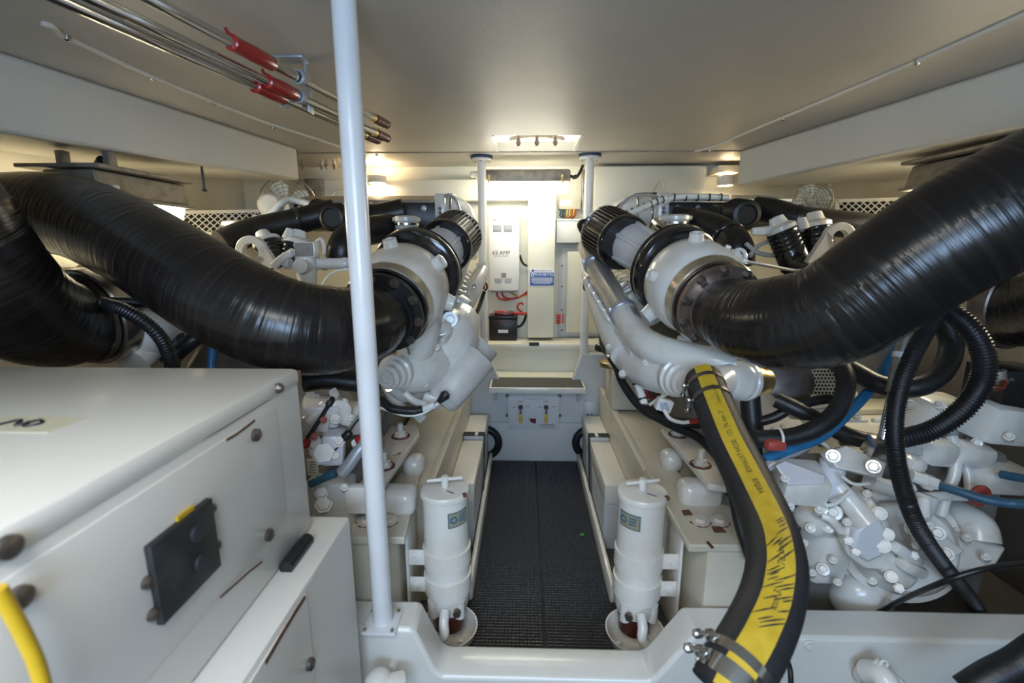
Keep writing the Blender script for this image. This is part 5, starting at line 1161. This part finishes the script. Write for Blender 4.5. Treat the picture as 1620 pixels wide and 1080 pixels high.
# big dark blanking plate and perforated guard behind the hoses
q = P(1250, 604, 1.36); m = MB(); m.lathe(q, V((-.1, -1, .35)), [(0, .066), (.006, .066), (.008, .060)], 30); lump('blanking_plate', m, 'steel_dark', gr)
o = P(1285, 622, 1.40); ux = V((1, 0, 0)); uy = V((0, .3, 1)).normalized(); m = MB()
m.box(o + ux * .04 + uy * .035, (.10, .003, .08), (-.29, 0, 0)); pg = lump('perforated_guard', m, 'label_beige', gr)
m = MB(); nn = ux.cross(uy).normalized()
for i in range(9):
    for j in range(7):
        p = o + ux * (-.003 + .0105 * i + .005 * (j % 2)) + uy * (.002 + .011 * j); m.lathe(p + nn * .004, nn, [(0, .0036), (.0006, .0036)], 8)
m.build('holes', 'void_black', pg, kind='stuff')

gl = thing('marine_gearbox', 'white marine gearbox with shift cables between generator box and near post', 'gearbox', (-.65, 1.35, .28), 'marine gearboxes')
m = MB(); slab_box(m, -1.15, P(560, 700, 1.22).x, 1.22, 1.50, .16, .62, .02); lump('housing', m, 'block_shade', gl)  # same painted-in shade behind the left gearbox parts
m = MB(); m.box(P(540, 660, 1.36), (.20, .16, .06), (0, 0, .1), .012); lump('valve_body', m, 'engine_white', gl)
m = MB(); m.box(P(508, 650, 1.24), (.10, .10, .07), (.1, .1, .4), .014); lump('control_valve', m, 'lilac_white', gl)
q = P(536, 652, 1.22); m = MB(); m.lathe(q, (.55, -.9, .0), [(-.05, .034), (0, .034), (.003, .028), (.004, .02)], 22); lump('valve_cap', m, 'engine_white', gl)
for u, v, Y, r in [(492, 628, 1.26, .014), (500, 633, 1.26, .016), (493, 640, 1.25, .013), (497, 701, 1.18, .018), (531, 662, 1.2, .011), (509, 779, 1.16, .015), (512, 797, 1.155, .019), (530, 722, 1.17, .011), (536, 698, 1.17, .013)]:
    q = P(u, v, Y); m = MB(); m.lathe(q, CAM - q + V((0, 0, .3)), [(-.03, r * 1.3), (.0, r * 1.3), (.0, r), (.014, r * .92)], 6 if r > .012 else 14); lump('bolt_head', m, 'engine_white', gl)
q = P(512, 716, 1.16); m = MB(); m.lathe(q, CAM - q, [(-.06, .034), (-.005, .034), (-.004, .028), (.018, .027)], 6); lump('hex_plug', m, 'engine_white', gl)
m = MB(); m.box(P(528, 705, 1.20), (.06, .08, .09), (0, .1, .3), .012); lump('plug_boss', m, 'lilac_white', gl)
m = MB(); m.slab([P(*p) for p in [(520, 618, 1.24), (527, 614, 1.24), (533, 625, 1.24), (526, 640, 1.24)]], (.004, .008, 0)); lump('shift_lever', m, 'engine_white', gl)
m = MB(); m.box(P(513, 668, 1.20), (.03, .02, .05), (0, .2, 0), .003); lump('cable_bracket', m, 'engine_white', gl)
m = MB(); slab_box(m, P(487, 750, 1.15).x, P(503, 750, 1.15).x, 1.15, 1.156, P(495, 752, 1.15).z, P(495, 727, 1.15).z); pl = lump('rating_plate', m, 'label_beige', gl)
m = MB()
for k in range(5): q = P(495, 731 + k * 4, 1.1495); m.box(q, (.018, .0008, .0025))
m.build('plate_print', 'ink_grey', pl)
m = MB(); slab_box(m, P(482, 800, 1.165).x, P(552, 800, 1.165).x, 1.165, 1.24, .28, P(500, 765, 1.165).z, .01); lump('lower_casting', m, 'engine_grey', gl)
m = MB(); slab_box(m, P(548, 800, 1.16).x, P(590, 700, 1.16).x, 1.15, 1.18, P(550, 800, 1.16).z - .02, P(550, 768, 1.16).z, .006); lump('end_bracket', m, 'engine_white', gl)
# shift cables
for pts, r, mt, lab, boot in [
    ([(527, 628, 1.22), (517, 645, 1.20), (503, 668, 1.18), (488, 690, 1.16), (478, 705, 1.15)], .006, 'rubber', 'black shift cable rod on the left gearbox with red boot', (486, 697)),
    ([(575, 655, 1.22), (560, 672, 1.20), (548, 690, 1.18), (530, 712, 1.16)], .003, 'rubber', 'thin black cable crossing the left gearbox by the post', (551, 685))]:
    m = MB(); m.tube([P(*p) for p in pts], r, n=8); tag(m.build('shift_cable', mt), lab, 'cable', 'shift cables')
for (u, v, Y, u2, v2, Y2, r, mt, lab) in [(527, 628, 1.218, 520, 640, 1.205, .010, 'rubber', 'black rubber joint at the top of the shift cable'), (486, 692, 1.16, 482, 705, 1.152, .013, 'red_plastic', 'red boot on the shift cable beside the generator box'), (556, 682, 1.185, 545, 692, 1.175, .012, 'rubber', 'black rubber ball joint on the left gearbox'), (572, 688, 1.17, 568, 698, 1.165, .012, 'red_plastic', 'round red plug beside the near white post')]:
    m = MB(); a, b = P(u, v, Y), P(u2, v2, Y2); m.lathe(a, b - a, [(0, r * .5), (.006, r), ((b - a).length, r), ((b - a).length + .006, r * .6)], 14); tag(m.build('cable_boot', mt), lab, 'boot')
m = MB(); m.tube([P(578, 700, 1.16), P(566, 715, 1.15), P(552, 735, 1.14), P(540, 748, 1.135)], .016, n=12, sub=5); tag(m.build('grey_hose', 'bracket_grey'), 'grey hose in front of the left gearbox', 'hose')
m = MB(); m.tube([P(531, 748, 1.13), P(520, 752, 1.128), P(508, 757, 1.126), P(490, 765, 1.12)], .012, n=12, sub=5); tag(m.build('blue_grey_hose', 'blue_dark'), 'short dark teal hose in front of the left gearbox', 'hose')
m = MB(); m.tube([P(480, 604, 1.30), P(520, 600, 1.32), P(570, 605, 1.34), P(600, 600, 1.36)], .03, n=14, sub=5); tag(m.build('black_hose', 'rubber'), 'black tube added as the dark shadow below the left exhaust hose', 'hose')  # dark tube stands in for the shadow under the exhaust hose
m = MB(); m.tube([P(600, 585, 1.42), P(606, 620, 1.42), P(608, 645, 1.41), P(598, 668, 1.40)], .008, n=8); tag(m.build('brown_cable', 'brown_wire'), 'brown cable hanging behind the near white post', 'cable')
m = MB(); m.tube([P(602, 632, 1.40), P(620, 646, 1.38), P(650, 650, 1.38), P(668, 648, 1.39)], .014, n=10); tag(m.build('black_conduit', 'rubber'), 'black conduit under the left engine with striped white end', 'conduit')
m = MB(); m.tube([P(666, 648, 1.39), P(676, 645, 1.395), P(688, 640, 1.40)], .012, corr=.0012, pitch=.006); tag(m.build('striped_sleeve', 'sign_white'), 'ribbed white sleeve on the conduit under the left engine', 'sleeve')
m = MB(); m.tube([P(602, 645, 1.38), P(640, 657, 1.37), P(668, 654, 1.38), P(690, 640, 1.40), P(700, 628, 1.40)], .004, n=8); tag(m.build('white_cable', 'plastic_clear'), 'thin white cable below the left engine', 'cable')
m = MB(); m.lathe(P(704, 625, 1.40), P(690, 640, 1.40) - P(704, 625, 1.40), [(-.01, .012), (0, .016), (.015, .012), (.03, .008)], 14); tag(m.build('rubber_plug', 'rubber'), 'black rubber plug beside the lower grey oil filter', 'plug')

# ================================================================== HOSES AROUND THE RIGHT ENGINE
def hose(name, lab, pts, rpx, mt='rubber', cat='hose', corr=None, group=None, n=16):
    q = [P(*p) for p in pts]; r = rp(rpx, q[len(q) // 2]); m = MB()
    if corr: m.tube(q, r, n=n, sub=8, corr=r * .07, pitch=corr)
    else: m.tube(q, r, n=n, sub=8)
    return tag(m.build(name, mt, None, 50), lab, cat, group)
hose('black_hose', 'straight upright black hose behind the yellow-striped hose', [(1186, 572, 1.34), (1186, 620, 1.33), (1192, 680, 1.30), (1205, 745, 1.26)], 15)
lh = hose('black_hose', 'black hose loop with red tape above the right gearbox', [(1325, 566, 1.26), (1338, 600, 1.20), (1330, 640, 1.16), (1300, 672, 1.14), (1255, 690, 1.14), (1195, 694, 1.15)], 14)
m = MB(); a, b = P(1208, 697, 1.13), P(1238, 697, 1.13); m.box((a + b) / 2 + V((0, 0, -.006)), ((b - a).length, .05, .026), (0, .02, 0), .008); tag(m.build('red_tape', 'red_tape'), 'red tape on the black hose loop above the right gearbox', 'tape')
m = MB(); m.ring(P(1228, 693, 1.14), (1, .05, -.05), .0285, .031, .006, 24); tag(m.build('cable_tie', 'sign_white'), 'white cable tie over the red-taped hose', 'cable tie')
hose('black_hose', 'black hose passing beneath the loop above the right gearbox', [(1228, 632, 1.28), (1262, 648, 1.25), (1300, 668, 1.23), (1345, 690, 1.21), (1400, 702, 1.20)], 13)
hose('black_hose', 'thin black hose arching over the right gearbox top', [(1196, 668, 1.30), (1225, 660, 1.29), (1260, 642, 1.28), (1300, 632, 1.28), (1330, 632, 1.28)], 8)
hose('black_hose', 'thick black hose sagging and rising behind the corrugated conduit', [(1320, 572, 1.34), (1352, 588, 1.28), (1390, 608, 1.22), (1430, 614, 1.19), (1470, 605, 1.18), (1498, 575, 1.20), (1505, 540, 1.22), (1492, 505, 1.24)], 16)
hose('corrugated_conduit', 'wide black corrugated conduit looping at the right edge', [(1470, 470, 1.16), (1495, 488, 1.12), (1535, 520, 1.08), (1557, 565, 1.06), (1550, 610, 1.06), (1520, 650, 1.06), (1475, 680, 1.07), (1425, 694, 1.08)], 15, 'rubber', 'conduit', .0075, 'black corrugated conduits')
hose('corrugated_conduit', 'long black corrugated conduit hanging down over the right gearbox', [(1490, 478, 1.10), (1475, 505, 1.07), (1445, 560, 1.04), (1424, 615, 1.02), (1415, 675, 1.0), (1422, 745, .98), (1448, 825, .97), (1490, 890, 1.02), (1535, 945, 1.13), (1570, 1000, 1.19)], 12, 'rubber', 'conduit', .0065, 'black corrugated conduits')
hose('blue_hose', 'bright blue hose crossing diagonally over the right gearbox', [(1210, 727, 1.16), (1255, 708, 1.17), (1300, 690, 1.19), (1345, 650, 1.22), (1385, 605, 1.26), (1425, 540, 1.30)], 8, 'blue_hose')
hose('teal_hose', 'dark teal hose leaving the coupling to the right edge', [(1480, 765, 1.12), (1520, 778, 1.08), (1560, 790, 1.05), (1600, 796, 1.03), (1660, 798, 1.0), (1780, 790, 1.02)], 7.5, 'blue_dark')
hose('teal_hose', 'short dark teal hose entering from the right edge', [(1584, 750, 1.15), (1610, 755, 1.12), (1660, 762, 1.08), (1790, 775, 1.06)], 7, 'blue_dark')
hose('black_pipe', 'thin black pipe rising right above the cross frame', [(1390, 968, 1.14), (1430, 947, 1.08), (1480, 925, .98), (1540, 904, .95), (1600, 893, .95), (1680, 890, .97), (1850, 900, .97)], 4.5, 'black_satin', 'pipe')
hose('cable_bundle', 'black cable bundle running down the inboard side of the right engine', [(938, 470, 2.06), (950, 505, 1.94), (955, 545, 1.82), (975, 580, 1.70), (985, 605, 1.63), (1010, 640, 1.54), (1045, 662, 1.46), (1100, 670, 1.36), (1125, 668, 1.32)], 6.5, 'rubber', 'cable')
hose('black_cable', 'black cable draped over the right engine mount towards the frame', [(1030, 655, 1.50), (1068, 675, 1.42), (1105, 692, 1.34), (1140, 728, 1.24), (1158, 775, 1.17), (1170, 830, 1.12), (1190, 890, 1.08)], 8, 'rubber', 'cable')
hose('black_cable', 'thin black cable beside the draped cable on the mount', [(1155, 720, 1.25), (1172, 765, 1.19), (1184, 810, 1.15), (1192, 850, 1.12)], 4, 'rubber', 'cable')
hose('white_lead', 'thin white lead with red tip above the right mount', [(1050, 648, 1.44), (1060, 662, 1.42), (1078, 668, 1.38), (1092, 667, 1.36)], 3, 'sign_white', 'cable')
m = MB(); m.cyl(P(1092, 667, 1.355), P(1106, 665, 1.34), .008, .010, n=10); tag(m.build('red_terminal', 'red_plastic'), 'red cable terminal beside the yellow-striped hose', 'terminal')
hose('breather_grip', 'short black grip hose near the right engine front corner', [(946, 549, 1.90), (958, 552, 1.86), (972, 552, 1.82)], 7, 'black_satin')
m = MB(); q = P(968, 572, 2.3); m.lathe(q, (0, 0, 1), [(-.022, .062), (-.01, .064), (0, .060), (.01, .04)], 24); tag(m.build('mount_isolator', 'bronze'), 'tan round isolator on the stringer at the far right mount', 'mount')
m = MB(); a = P(950, 582, 1.95); b = P(1000, 610, 1.95); slab_box(m, .432, .60, 2.2, 2.40, .463, P(968, 572, 2.3).z - .022, .006); tag(m.build('mount_block', 'stringer_paint'), 'cream block on the right stringer under the tan isolator', 'block')
# left side hoses
hose('corrugated_conduit', 'black corrugated conduit bending down beside the far left flange', [(160, 480, 1.22), (195, 490, 1.20), (232, 512, 1.20), (258, 540, 1.22), (272, 575, 1.25), (276, 600, 1.28)], 10, 'rubber', 'conduit', .008, 'black corrugated conduits')
hose('black_hose', 'smooth black hose running right from the far left flange', [(158, 482, 1.24), (185, 477, 1.26), (230, 479, 1.30), (280, 482, 1.36)], 8)
hose('black_hose', 'black hose hidden beneath the left exhaust hose', [(262, 575, 1.34), (285, 555, 1.36), (310, 535, 1.38), (340, 525, 1.42)], 12)
hose('black_hose', 'short black hose standing below the left exhaust hose', [(278, 520, 1.44), (280, 545, 1.42), (270, 585, 1.40)], 10)
hose('blue_hose', 'dark blue hose end glimpsed below the left exhaust hose', [(340, 540, 1.40), (336, 560, 1.38), (334, 590, 1.36)], 6, 'blue_hose')
# black switch box at right edge
t = thing('control_box', 'black control box with red cable at the right edge', 'control box', P(1600, 650, 1.24))
m = MB(); a = P(1582, 648, 1.22); b = P(1680, 588, 1.22); slab_box(m, a.x, b.x, 1.22, 1.34, a.z, b.z, .004); m.build('case', 'black_satin', t)
m = MB(); q = P(1600, 600, 1.219); m.lathe(q, (0, -1, 0), [(0, .006), (.003, .005)], 10); m.build('screw', 'steel', t)
m = MB(); m.cyl(P(1578, 586, 1.24), P(1582, 606, 1.235), .018, n=14); m.build('gland', 'galv', t)
hose('red_cable', 'short red cable loop left of the black control box', [(1566, 600, 1.22), (1572, 612, 1.20), (1584, 614, 1.20), (1590, 604, 1.21)], 4, 'maroon', 'cable')

# ================================================================== WET EXHAUST HOSE WITH YELLOW STRIPE
wp = [P(*p) for p in [(1112, 598, 1.24), (1124, 628, 1.17), (1150, 690, 1.05), (1184, 760, .93), (1215, 830, .81), (1228, 890, .72), (1220, 950, .66), (1194, 1012, .605), (1160, 1070, .565), (1146, 1100, .55)]]
WR = .047
t = thing('wet_exhaust_hose', 'ribbed black hose with lettered yellow stripe in front of the right gearbox', 'hose', wp[-1])
path, par = catmull(wp, 40)
Ls = [0.0]
for i in range(1, len(path)): Ls.append(Ls[-1] + (path[i] - path[i - 1]).length)
LT = Ls[-1]
def at_s(s_):
    s_ = min(max(s_, 0), LT - 1e-6); lo_, hi_ = 0, len(Ls) - 1
    while hi_ - lo_ > 1:
        md_ = (lo_ + hi_) // 2
        if Ls[md_] <= s_: lo_ = md_
        else: hi_ = md_
    f_ = (s_ - Ls[lo_]) / max(1e-9, Ls[hi_] - Ls[lo_]); p = path[lo_].lerp(path[hi_], f_)
    T = (path[min(hi_ + 2, len(path) - 1)] - path[max(lo_ - 2, 0)]).normalized()
    U = (CAM - p).normalized() + V((.12, 0, .12)); U = (U - T * U.dot(T)).normalized(); return p, T, U, T.cross(U)
N = int(LT / .0035); vs = []; fs = []; nseg = 36
for i in range(N + 1):
    p, T, U, W_ = at_s(LT * i / N); r_ = WR + (.0007 if i % 2 else -.0005)
    for j in range(nseg):
        a = 2 * PI * j / nseg; vs.append(p + (U * math.cos(a) + W_ * math.sin(a)) * r_)
for i in range(N):
    for j in range(nseg): fs.append((i * nseg + j, i * nseg + (j + 1) % nseg, (i + 1) * nseg + (j + 1) % nseg, (i + 1) * nseg + j))
m = MB(); m.add(vs, fs); m.build('tube', 'rubber_grey', t, 80)
def on_hose(s_, a, lift):
    p, T, U, W_ = at_s(s_); return p + (U * math.cos(a) + W_ * math.sin(a)) * (WR + lift)
SA = .44; M_ = int(LT / .01); vs = []; fs = []
for i in range(M_ + 1):
    for j in range(9): vs.append(on_hose(LT * i / M_, -SA + 2 * SA * j / 8, .0012))
for i in range(M_):
    for j in range(8): fs.append((i * 9 + j, i * 9 + j + 1, (i + 1) * 9 + j + 1, (i + 1) * 9 + j))
m = MB(); m.add(vs, fs); st = m.build('stripe', 'yellow_stripe', t, 80)
def s_near(u, v):
    best = min(range(len(path)), key=lambda i: ((path[i] - CAM).normalized() - _dir(u, v).normalized()).length); return Ls[best]
m = MB()
def htext(s, sc, size, da=0.0):
    g, f = text_geo(s); m = MB(); m.add([on_hose(sc - q.x * size, da + q.y * size / WR, .0019) for q in g], f); m.build('lettering', 'ink', st, 80)
htext('I.D. 76 mm 3"', s_near(1172, 682), .0145); htext('EXHAUST HOSE', s_near(1204, 738), .0145); htext('vetus', s_near(1226, 792), .022)
htext('EXHAUST HOSE', s_near(1140, 640), .009, -.15); 
htext('76 mm', s_near(1232, 905), .015); htext('mm 3', s_near(1208, 972), .015)
m = MB(); s0, s1 = s_near(1228, 860), s_near(1185, 1012); random.seed(9)
for k in range(26):
    sb_ = s0 + (s1 - s0) * (k + random.random() * .6) / 26; a0 = random.choice([-SA, -SA * .2, -SA * .9, 0.05]); a1 = min(SA, a0 + random.uniform(.25, .6)); q = []
    for j in range(5):
        a = a0 + (a1 - a0) * j / 4; s_ = sb_ + a * .055; q.append((on_hose(s_ - .001 * (1.2 - abs(j - 2) * .5), a, .0021), on_hose(s_ + .0012 * (1.2 - abs(j - 2) * .5) + .001, a, .0021)))
    m.add([z for pr in q for z in pr], [(2 * j, 2 * j + 1, 2 * j + 3, 2 * j + 2) for j in range(4)])
m.build('stripe_wear', 'ink', st, 80, kind='stuff')
def hclamp(s_, w, mt, scr):
    vs = []; fs = []; nn_ = 40
    for k, (ds, rr_) in enumerate([(-w / 2, WR + .0005), (-w / 2, WR + .0028), (w / 2, WR + .0028), (w / 2, WR + .0005)]):
        for j in range(nn_): vs.append(on_hose(s_ + ds, 2 * PI * j / nn_, rr_ - WR))
    for k in range(3):
        for j in range(nn_): fs.append((k * nn_ + j, k * nn_ + (j + 1) % nn_, (k + 1) * nn_ + (j + 1) % nn_, (k + 1) * nn_ + j))
    m = MB(); m.add(vs, fs); c = m.build('hose_clamp', mt, t)
    p = on_hose(s_, scr, .008); p2, T, U, W_ = at_s(s_); tg = (-U * math.sin(scr) + W_ * math.cos(scr))
    m = MB(); m.box(p, (.016, .012, .012), None, .003); m.cyl(p - tg * .012, p + tg * .028, .0045, n=10); m.lathe(p + tg * .028, tg, [(0, .0075), (.008, .0075), (.009, .005)], 6); m.build('clamp_screw', 'steel', c)
hclamp(s_near(1118, 612), .012, 'steel_dark', 1.3); hclamp(s_near(1126, 634), .012, 'steel_dark', 1.3)
sA = s_near(1168, 1056)
hclamp(sA, .014, 'steel_bright', 1.15); hclamp(min(sA + .022, LT - .012), .014, 'steel_bright', 1.15)

# ================================================================== FITTINGS ON THE CROSS FRAME
for u, v, lab in [(1280, 1020, 'painted hex bolt on the cross frame right of the striped hose'), (622, 1052, 'painted hex bolt on the cross frame below the near post')]:
    q = P(u, v, 1.009); m = MB(); m.bolt(q, (0, -1, 0), .011, .010); tag(m.build('frame_bolt', 'gel_white'), lab, 'bolt', 'cross frame bolts')
t = thing('seacock_fitting', 'white painted hose fitting on the front of the right cross frame', 'fitting', P(1390, 1075, .99))
q = P(1368, 1060, 1.005); m = MB(); m.lathe(q, (.2, -1, .05), [(0, .034), (.01, .034), (.012, .026), (.05, .024)], 20); m.build('flange', 'engine_white_rusty', t)
m = MB(); m.tube([P(1372, 1062, .97), P(1392, 1066, .94), P(1405, 1085, .92), P(1410, 1120, .92)], .026, n=14, sub=5); m.build('elbow', 'gel_white', t)
m = MB(); m.bar(P(1385, 1045, .95), P(1430, 1085, .94), .012, .02, None, .004); m.torus(P(1398, 1050, .94), (0, 1, 0), .009, .003, 16, 6); m.build('handle', 'gel_white', t)
hose('black_pipe', 'thick black pipe end at the lower right corner', [(1530, 1095, .80), (1570, 1070, .80), (1610, 1050, .80), (1680, 1010, .80), (1850, 960, .82)], 24, 'rubber', 'pipe')
hose('black_cable', 'thin black cable below the striped hose end', [(1244, 1040, .95), (1250, 1060, .92), (1252, 1100, .90)], 4, 'rubber', 'cable')
t = thing('bilge_pump', 'white pump top peeking up at the bottom edge left of centre', 'pump', P(615, 1085, .92))
m = MB(); q = P(598, 1076, .93); m.ball(q, .032, (0, 0, 1), .7); m.build('dome', 'gel_white', t)
m = MB(); q = P(628, 1082, .93); m.box(q, (.05, .05, .04), (0, 0, .3), .014); m.build('head', 'gel_white', t)

# ================================================================== SMALL CASTING DETAILS
def studs(B, pts, mt='engine_white', r=.009, h=.009, name='bolt'):
    for (u, v, Y) in pts:
        q = P(u, v, Y); d = (CAM - q).normalized() + V((0, 0, .35)); m = MB(); m.cyl(q - d * .02, q, r * 1.5, r * 1.45, n=14); m.bolt(q, d, r, h); B(name, m, mt)
# left engine: timing case edges, turbine foot, manifold
studs(BL, [(672, 606, 1.42), (690, 548, 1.46), (677, 540, 1.42), (650, 545, 1.38), (640, 535, 1.38)])
studs(BL, [(739, 470, 1.80), (750, 452, 1.90), (731, 485, 1.75)], 'steel', .006, .008)
for (u, v, Y, u2, v2, Y2, r) in [(700, 540, 1.47, 726, 512, 1.58, .012), (676, 500, 1.40, 690, 535, 1.44, .010), (745, 500, 1.68, 735, 545, 1.58, .012)]:
    m = MB(); m.bar(P(u, v, Y), P(u2, v2, Y2), r, r * 1.6, None, .004); BL('casting_rib', m)
m = MB(); q = P(672, 488, 1.385); d = CAM - q; m.slab([P(u, v, 1.40) for u, v in [(662, 470), (680, 466), (690, 484), (686, 506), (672, 510), (660, 494)]], (0, .03, 0)); BL('inspection_cover', m, 'lilac_white', bev=.006)
m = MB(); m.lathe(P(674, 487, 1.395), P(674, 487, 1.3) - P(674, 487, 1.395), [(0, .020), (.008, .020), (.009, .014), (.004, .013)], 20); BL('cover_plug', m)
m = MB(); m.lathe(P(646, 514, 1.37), CAM - P(646, 514, 1.37), [(-.01, .018), (.006, .017), (.007, .011), (.002, .010)], 18); BL('cover_plug', m)
m = MB(); m.slab([P(*p) for p in [(640, 560, 1.41), (652, 552, 1.41), (662, 560, 1.41), (650, 566, 1.41)]], (0, .004, 0)); BL('rust_patch', m, 'rust')
m = MB(); m.slab([P(*p) for p in [(640, 532, 1.395), (652, 527, 1.395), (656, 538, 1.395), (643, 542, 1.395)]], (0, .004, 0)); BL('rust_patch', m, 'rust')
m = MB(); m.tube([P(648, 560, 1.34), P(640, 530, 1.32), P(648, 500, 1.31), P(642, 470, 1.30)], .004, n=6); BL('band_wire', m, 'steel')
for k in range(3):
    m = MB(); q = P(612 + 14 * k, 400 - 3 * k, 1.50 + .01 * k); m.bolt(q, (0, -.4, 1), .009, .010); BL('turbine_bolt', m, 'engine_white_rusty')
m = MB(); m.slab([P(*p) for p in [(605, 392, 1.50), (612, 388, 1.50), (620, 391, 1.50), (614, 396, 1.50)]], (0, .01, 0)); BL('rust_patch', m, 'rust')
# right engine
studs(BR, [(965, 548, 1.66), (985, 590, 1.58), (1005, 545, 1.58), (1028, 604, 1.48), (957, 512, 1.76), (1022, 572, 1.47), (1050, 615, 1.44)])
studs(BR, [(930, 440, 2.02), (940, 475, 1.90), (948, 500, 1.82), (955, 525, 1.74), (962, 560, 1.66)], 'steel', .006, .008)
for (u, v, Y, u2, v2, Y2, r) in [(975, 520, 1.66, 1000, 560, 1.55, .012), (950, 500, 1.80, 966, 545, 1.68, .012)]:
    m = MB(); m.bar(P(u, v, Y), P(u2, v2, Y2), r, r * 1.6, None, .004); BR('casting_rib', m)
m = MB(); m.slab([P(*p) for p in [(986, 523, 1.60), (993, 520, 1.60), (998, 530, 1.60), (990, 533, 1.60)]], (0, .004, 0)); BR('rust_patch', m, 'rust')
m = MB(); m.tube([P(1075, 545, 1.46), P(1100, 540, 1.44), P(1122, 520, 1.42), P(1118, 505, 1.42)], .03, n=14, sub=5, rr=[.03, .04, .045, .05]); BR('turbine_foot', m)
for k in range(4):
    m = MB(); q = P(1150 + 9 * k, 394 + 7 * k, 1.46 - .008 * k); m.bolt(q, (.3, -.4, 1), .009, .010); BR('turbine_bolt', m, 'engine_white')
m = MB(); m.torus(P(1170, 405, 1.45), (.2, -1, .2), .020, .006, 20, 8); BR('drain_loop', m)
# gearbox right: flange bolts and seams
def BG(name, m, mt='engine_white', **k): return m.build(name, mt, gr, **k)
studs(BG, [(1250, 800, 1.09), (1296, 806, 1.09), (1242, 756, 1.08), (1318, 885, 1.12), (1285, 905, 1.13), (1325, 920, 1.12), (1272, 858, 1.14), (1340, 825, 1.09), (1372, 780, 1.12), (1432, 800, 1.10), (1470, 830, 1.10), (1530, 850, 1.12), (1560, 880, 1.11), (1450, 862, 1.07), (1380, 918, 1.07)], 'engine_white', .007, .008)
studs(BG, [(1515, 640, 1.24), (1540, 648, 1.20), (1596, 690, 1.18), (1485, 640, 1.26), (1455, 690, 1.20)], 'engine_white', .008, .008)
m = MB(); m.slab([P(*p) for p in [(1228, 735, 1.09), (1240, 728, 1.12), (1308, 752, 1.09), (1304, 764, 1.07), (1248, 766, 1.07)]], (0, .004, -.006)); BG('terminal_lid', m, 'lilac_white', bev=.003)
m = MB(); m.tube([P(1305, 800, 1.08), P(1322, 796, 1.08), P(1345, 778, 1.10)], .005, n=8); BG('thin_pipe', m, 'plastic_clear')
m = MB(); m.tube([P(1330, 752, 1.09), P(1350, 765, 1.09), P(1375, 765, 1.10)], .004, n=8); BG('thin_pipe', m, 'plastic_clear')
m = MB(); m.torus(P(1550, 784, 1.14), (.2, -1, 0), .020, .010, 20, 8); BG('red_cap', m, 'red_tape')
for k in range(4):
    a = P(1268 + 0 * k, 640 + 9 * k, 1.30 - .03 * k); b = P(1330 + 14 * k, 636 + 10 * k, 1.30 - .03 * k); m = MB(); m.bar(a, b, .006, .006, None, .001); BG('casting_seam', m, 'engine_grey')
m = MB(); m.slab([P(*p) for p in [(1430, 700, 1.10), (1462, 708, 1.12), (1460, 722, 1.12), (1432, 716, 1.10)]], (0, .05, 0)); BG('valve_pad', m, 'engine_grey', bev=.003)
# gearbox left details
def BGL(name, m, mt='engine_white', **k): return m.build(name, mt, gl, **k)
studs(BGL, [(520, 640, 1.22), (545, 635, 1.24), (555, 660, 1.22), (560, 720, 1.17), (545, 770, 1.14), (495, 715, 1.17), (487, 660, 1.20), (562, 700, 1.18)], 'engine_white', .007, .008)
m = MB(); m.cyl(P(484, 668, 1.18), P(515, 642, 1.22), .018, n=14); BGL('valve_spool', m)
m = MB(); m.bar(P(545, 672, 1.22), P(575, 635, 1.30), .03, .012, None, .004); BGL('casting_rib', m)
for (u, v, Y) in [(512, 664, 1.18), (497, 690, 1.16)]:
    m = MB(); q = P(u, v, Y); m.bolt(q, CAM - q, .007, .012); BGL('red_marked_nut', m, 'red_tape')
# tie wraps and marks on the striped hose fittings are parts of it; rust along the right base plate
for pts in ([(1078, 807), (1090, 806), (1096, 814), (1082, 815)], [(1125, 832), (1142, 834), (1150, 842), (1130, 842)], [(1120, 855), (1130, 866), (1126, 868), (1117, 858)]):
    m = MB(); m.slab([PZ(u, v, .4795) for u, v in pts], (0, 0, .0008)); BR('rust_patch', m, 'rust')
for pts in ([(632, 800), (648, 775), (652, 778), (637, 803)], [(590, 838), (606, 836), (608, 842), (592, 844)]):
    m = MB(); m.slab([PZ(u, v, .4795) for u, v in pts], (0, 0, .0008)); BL('rust_patch', m, 'rust')
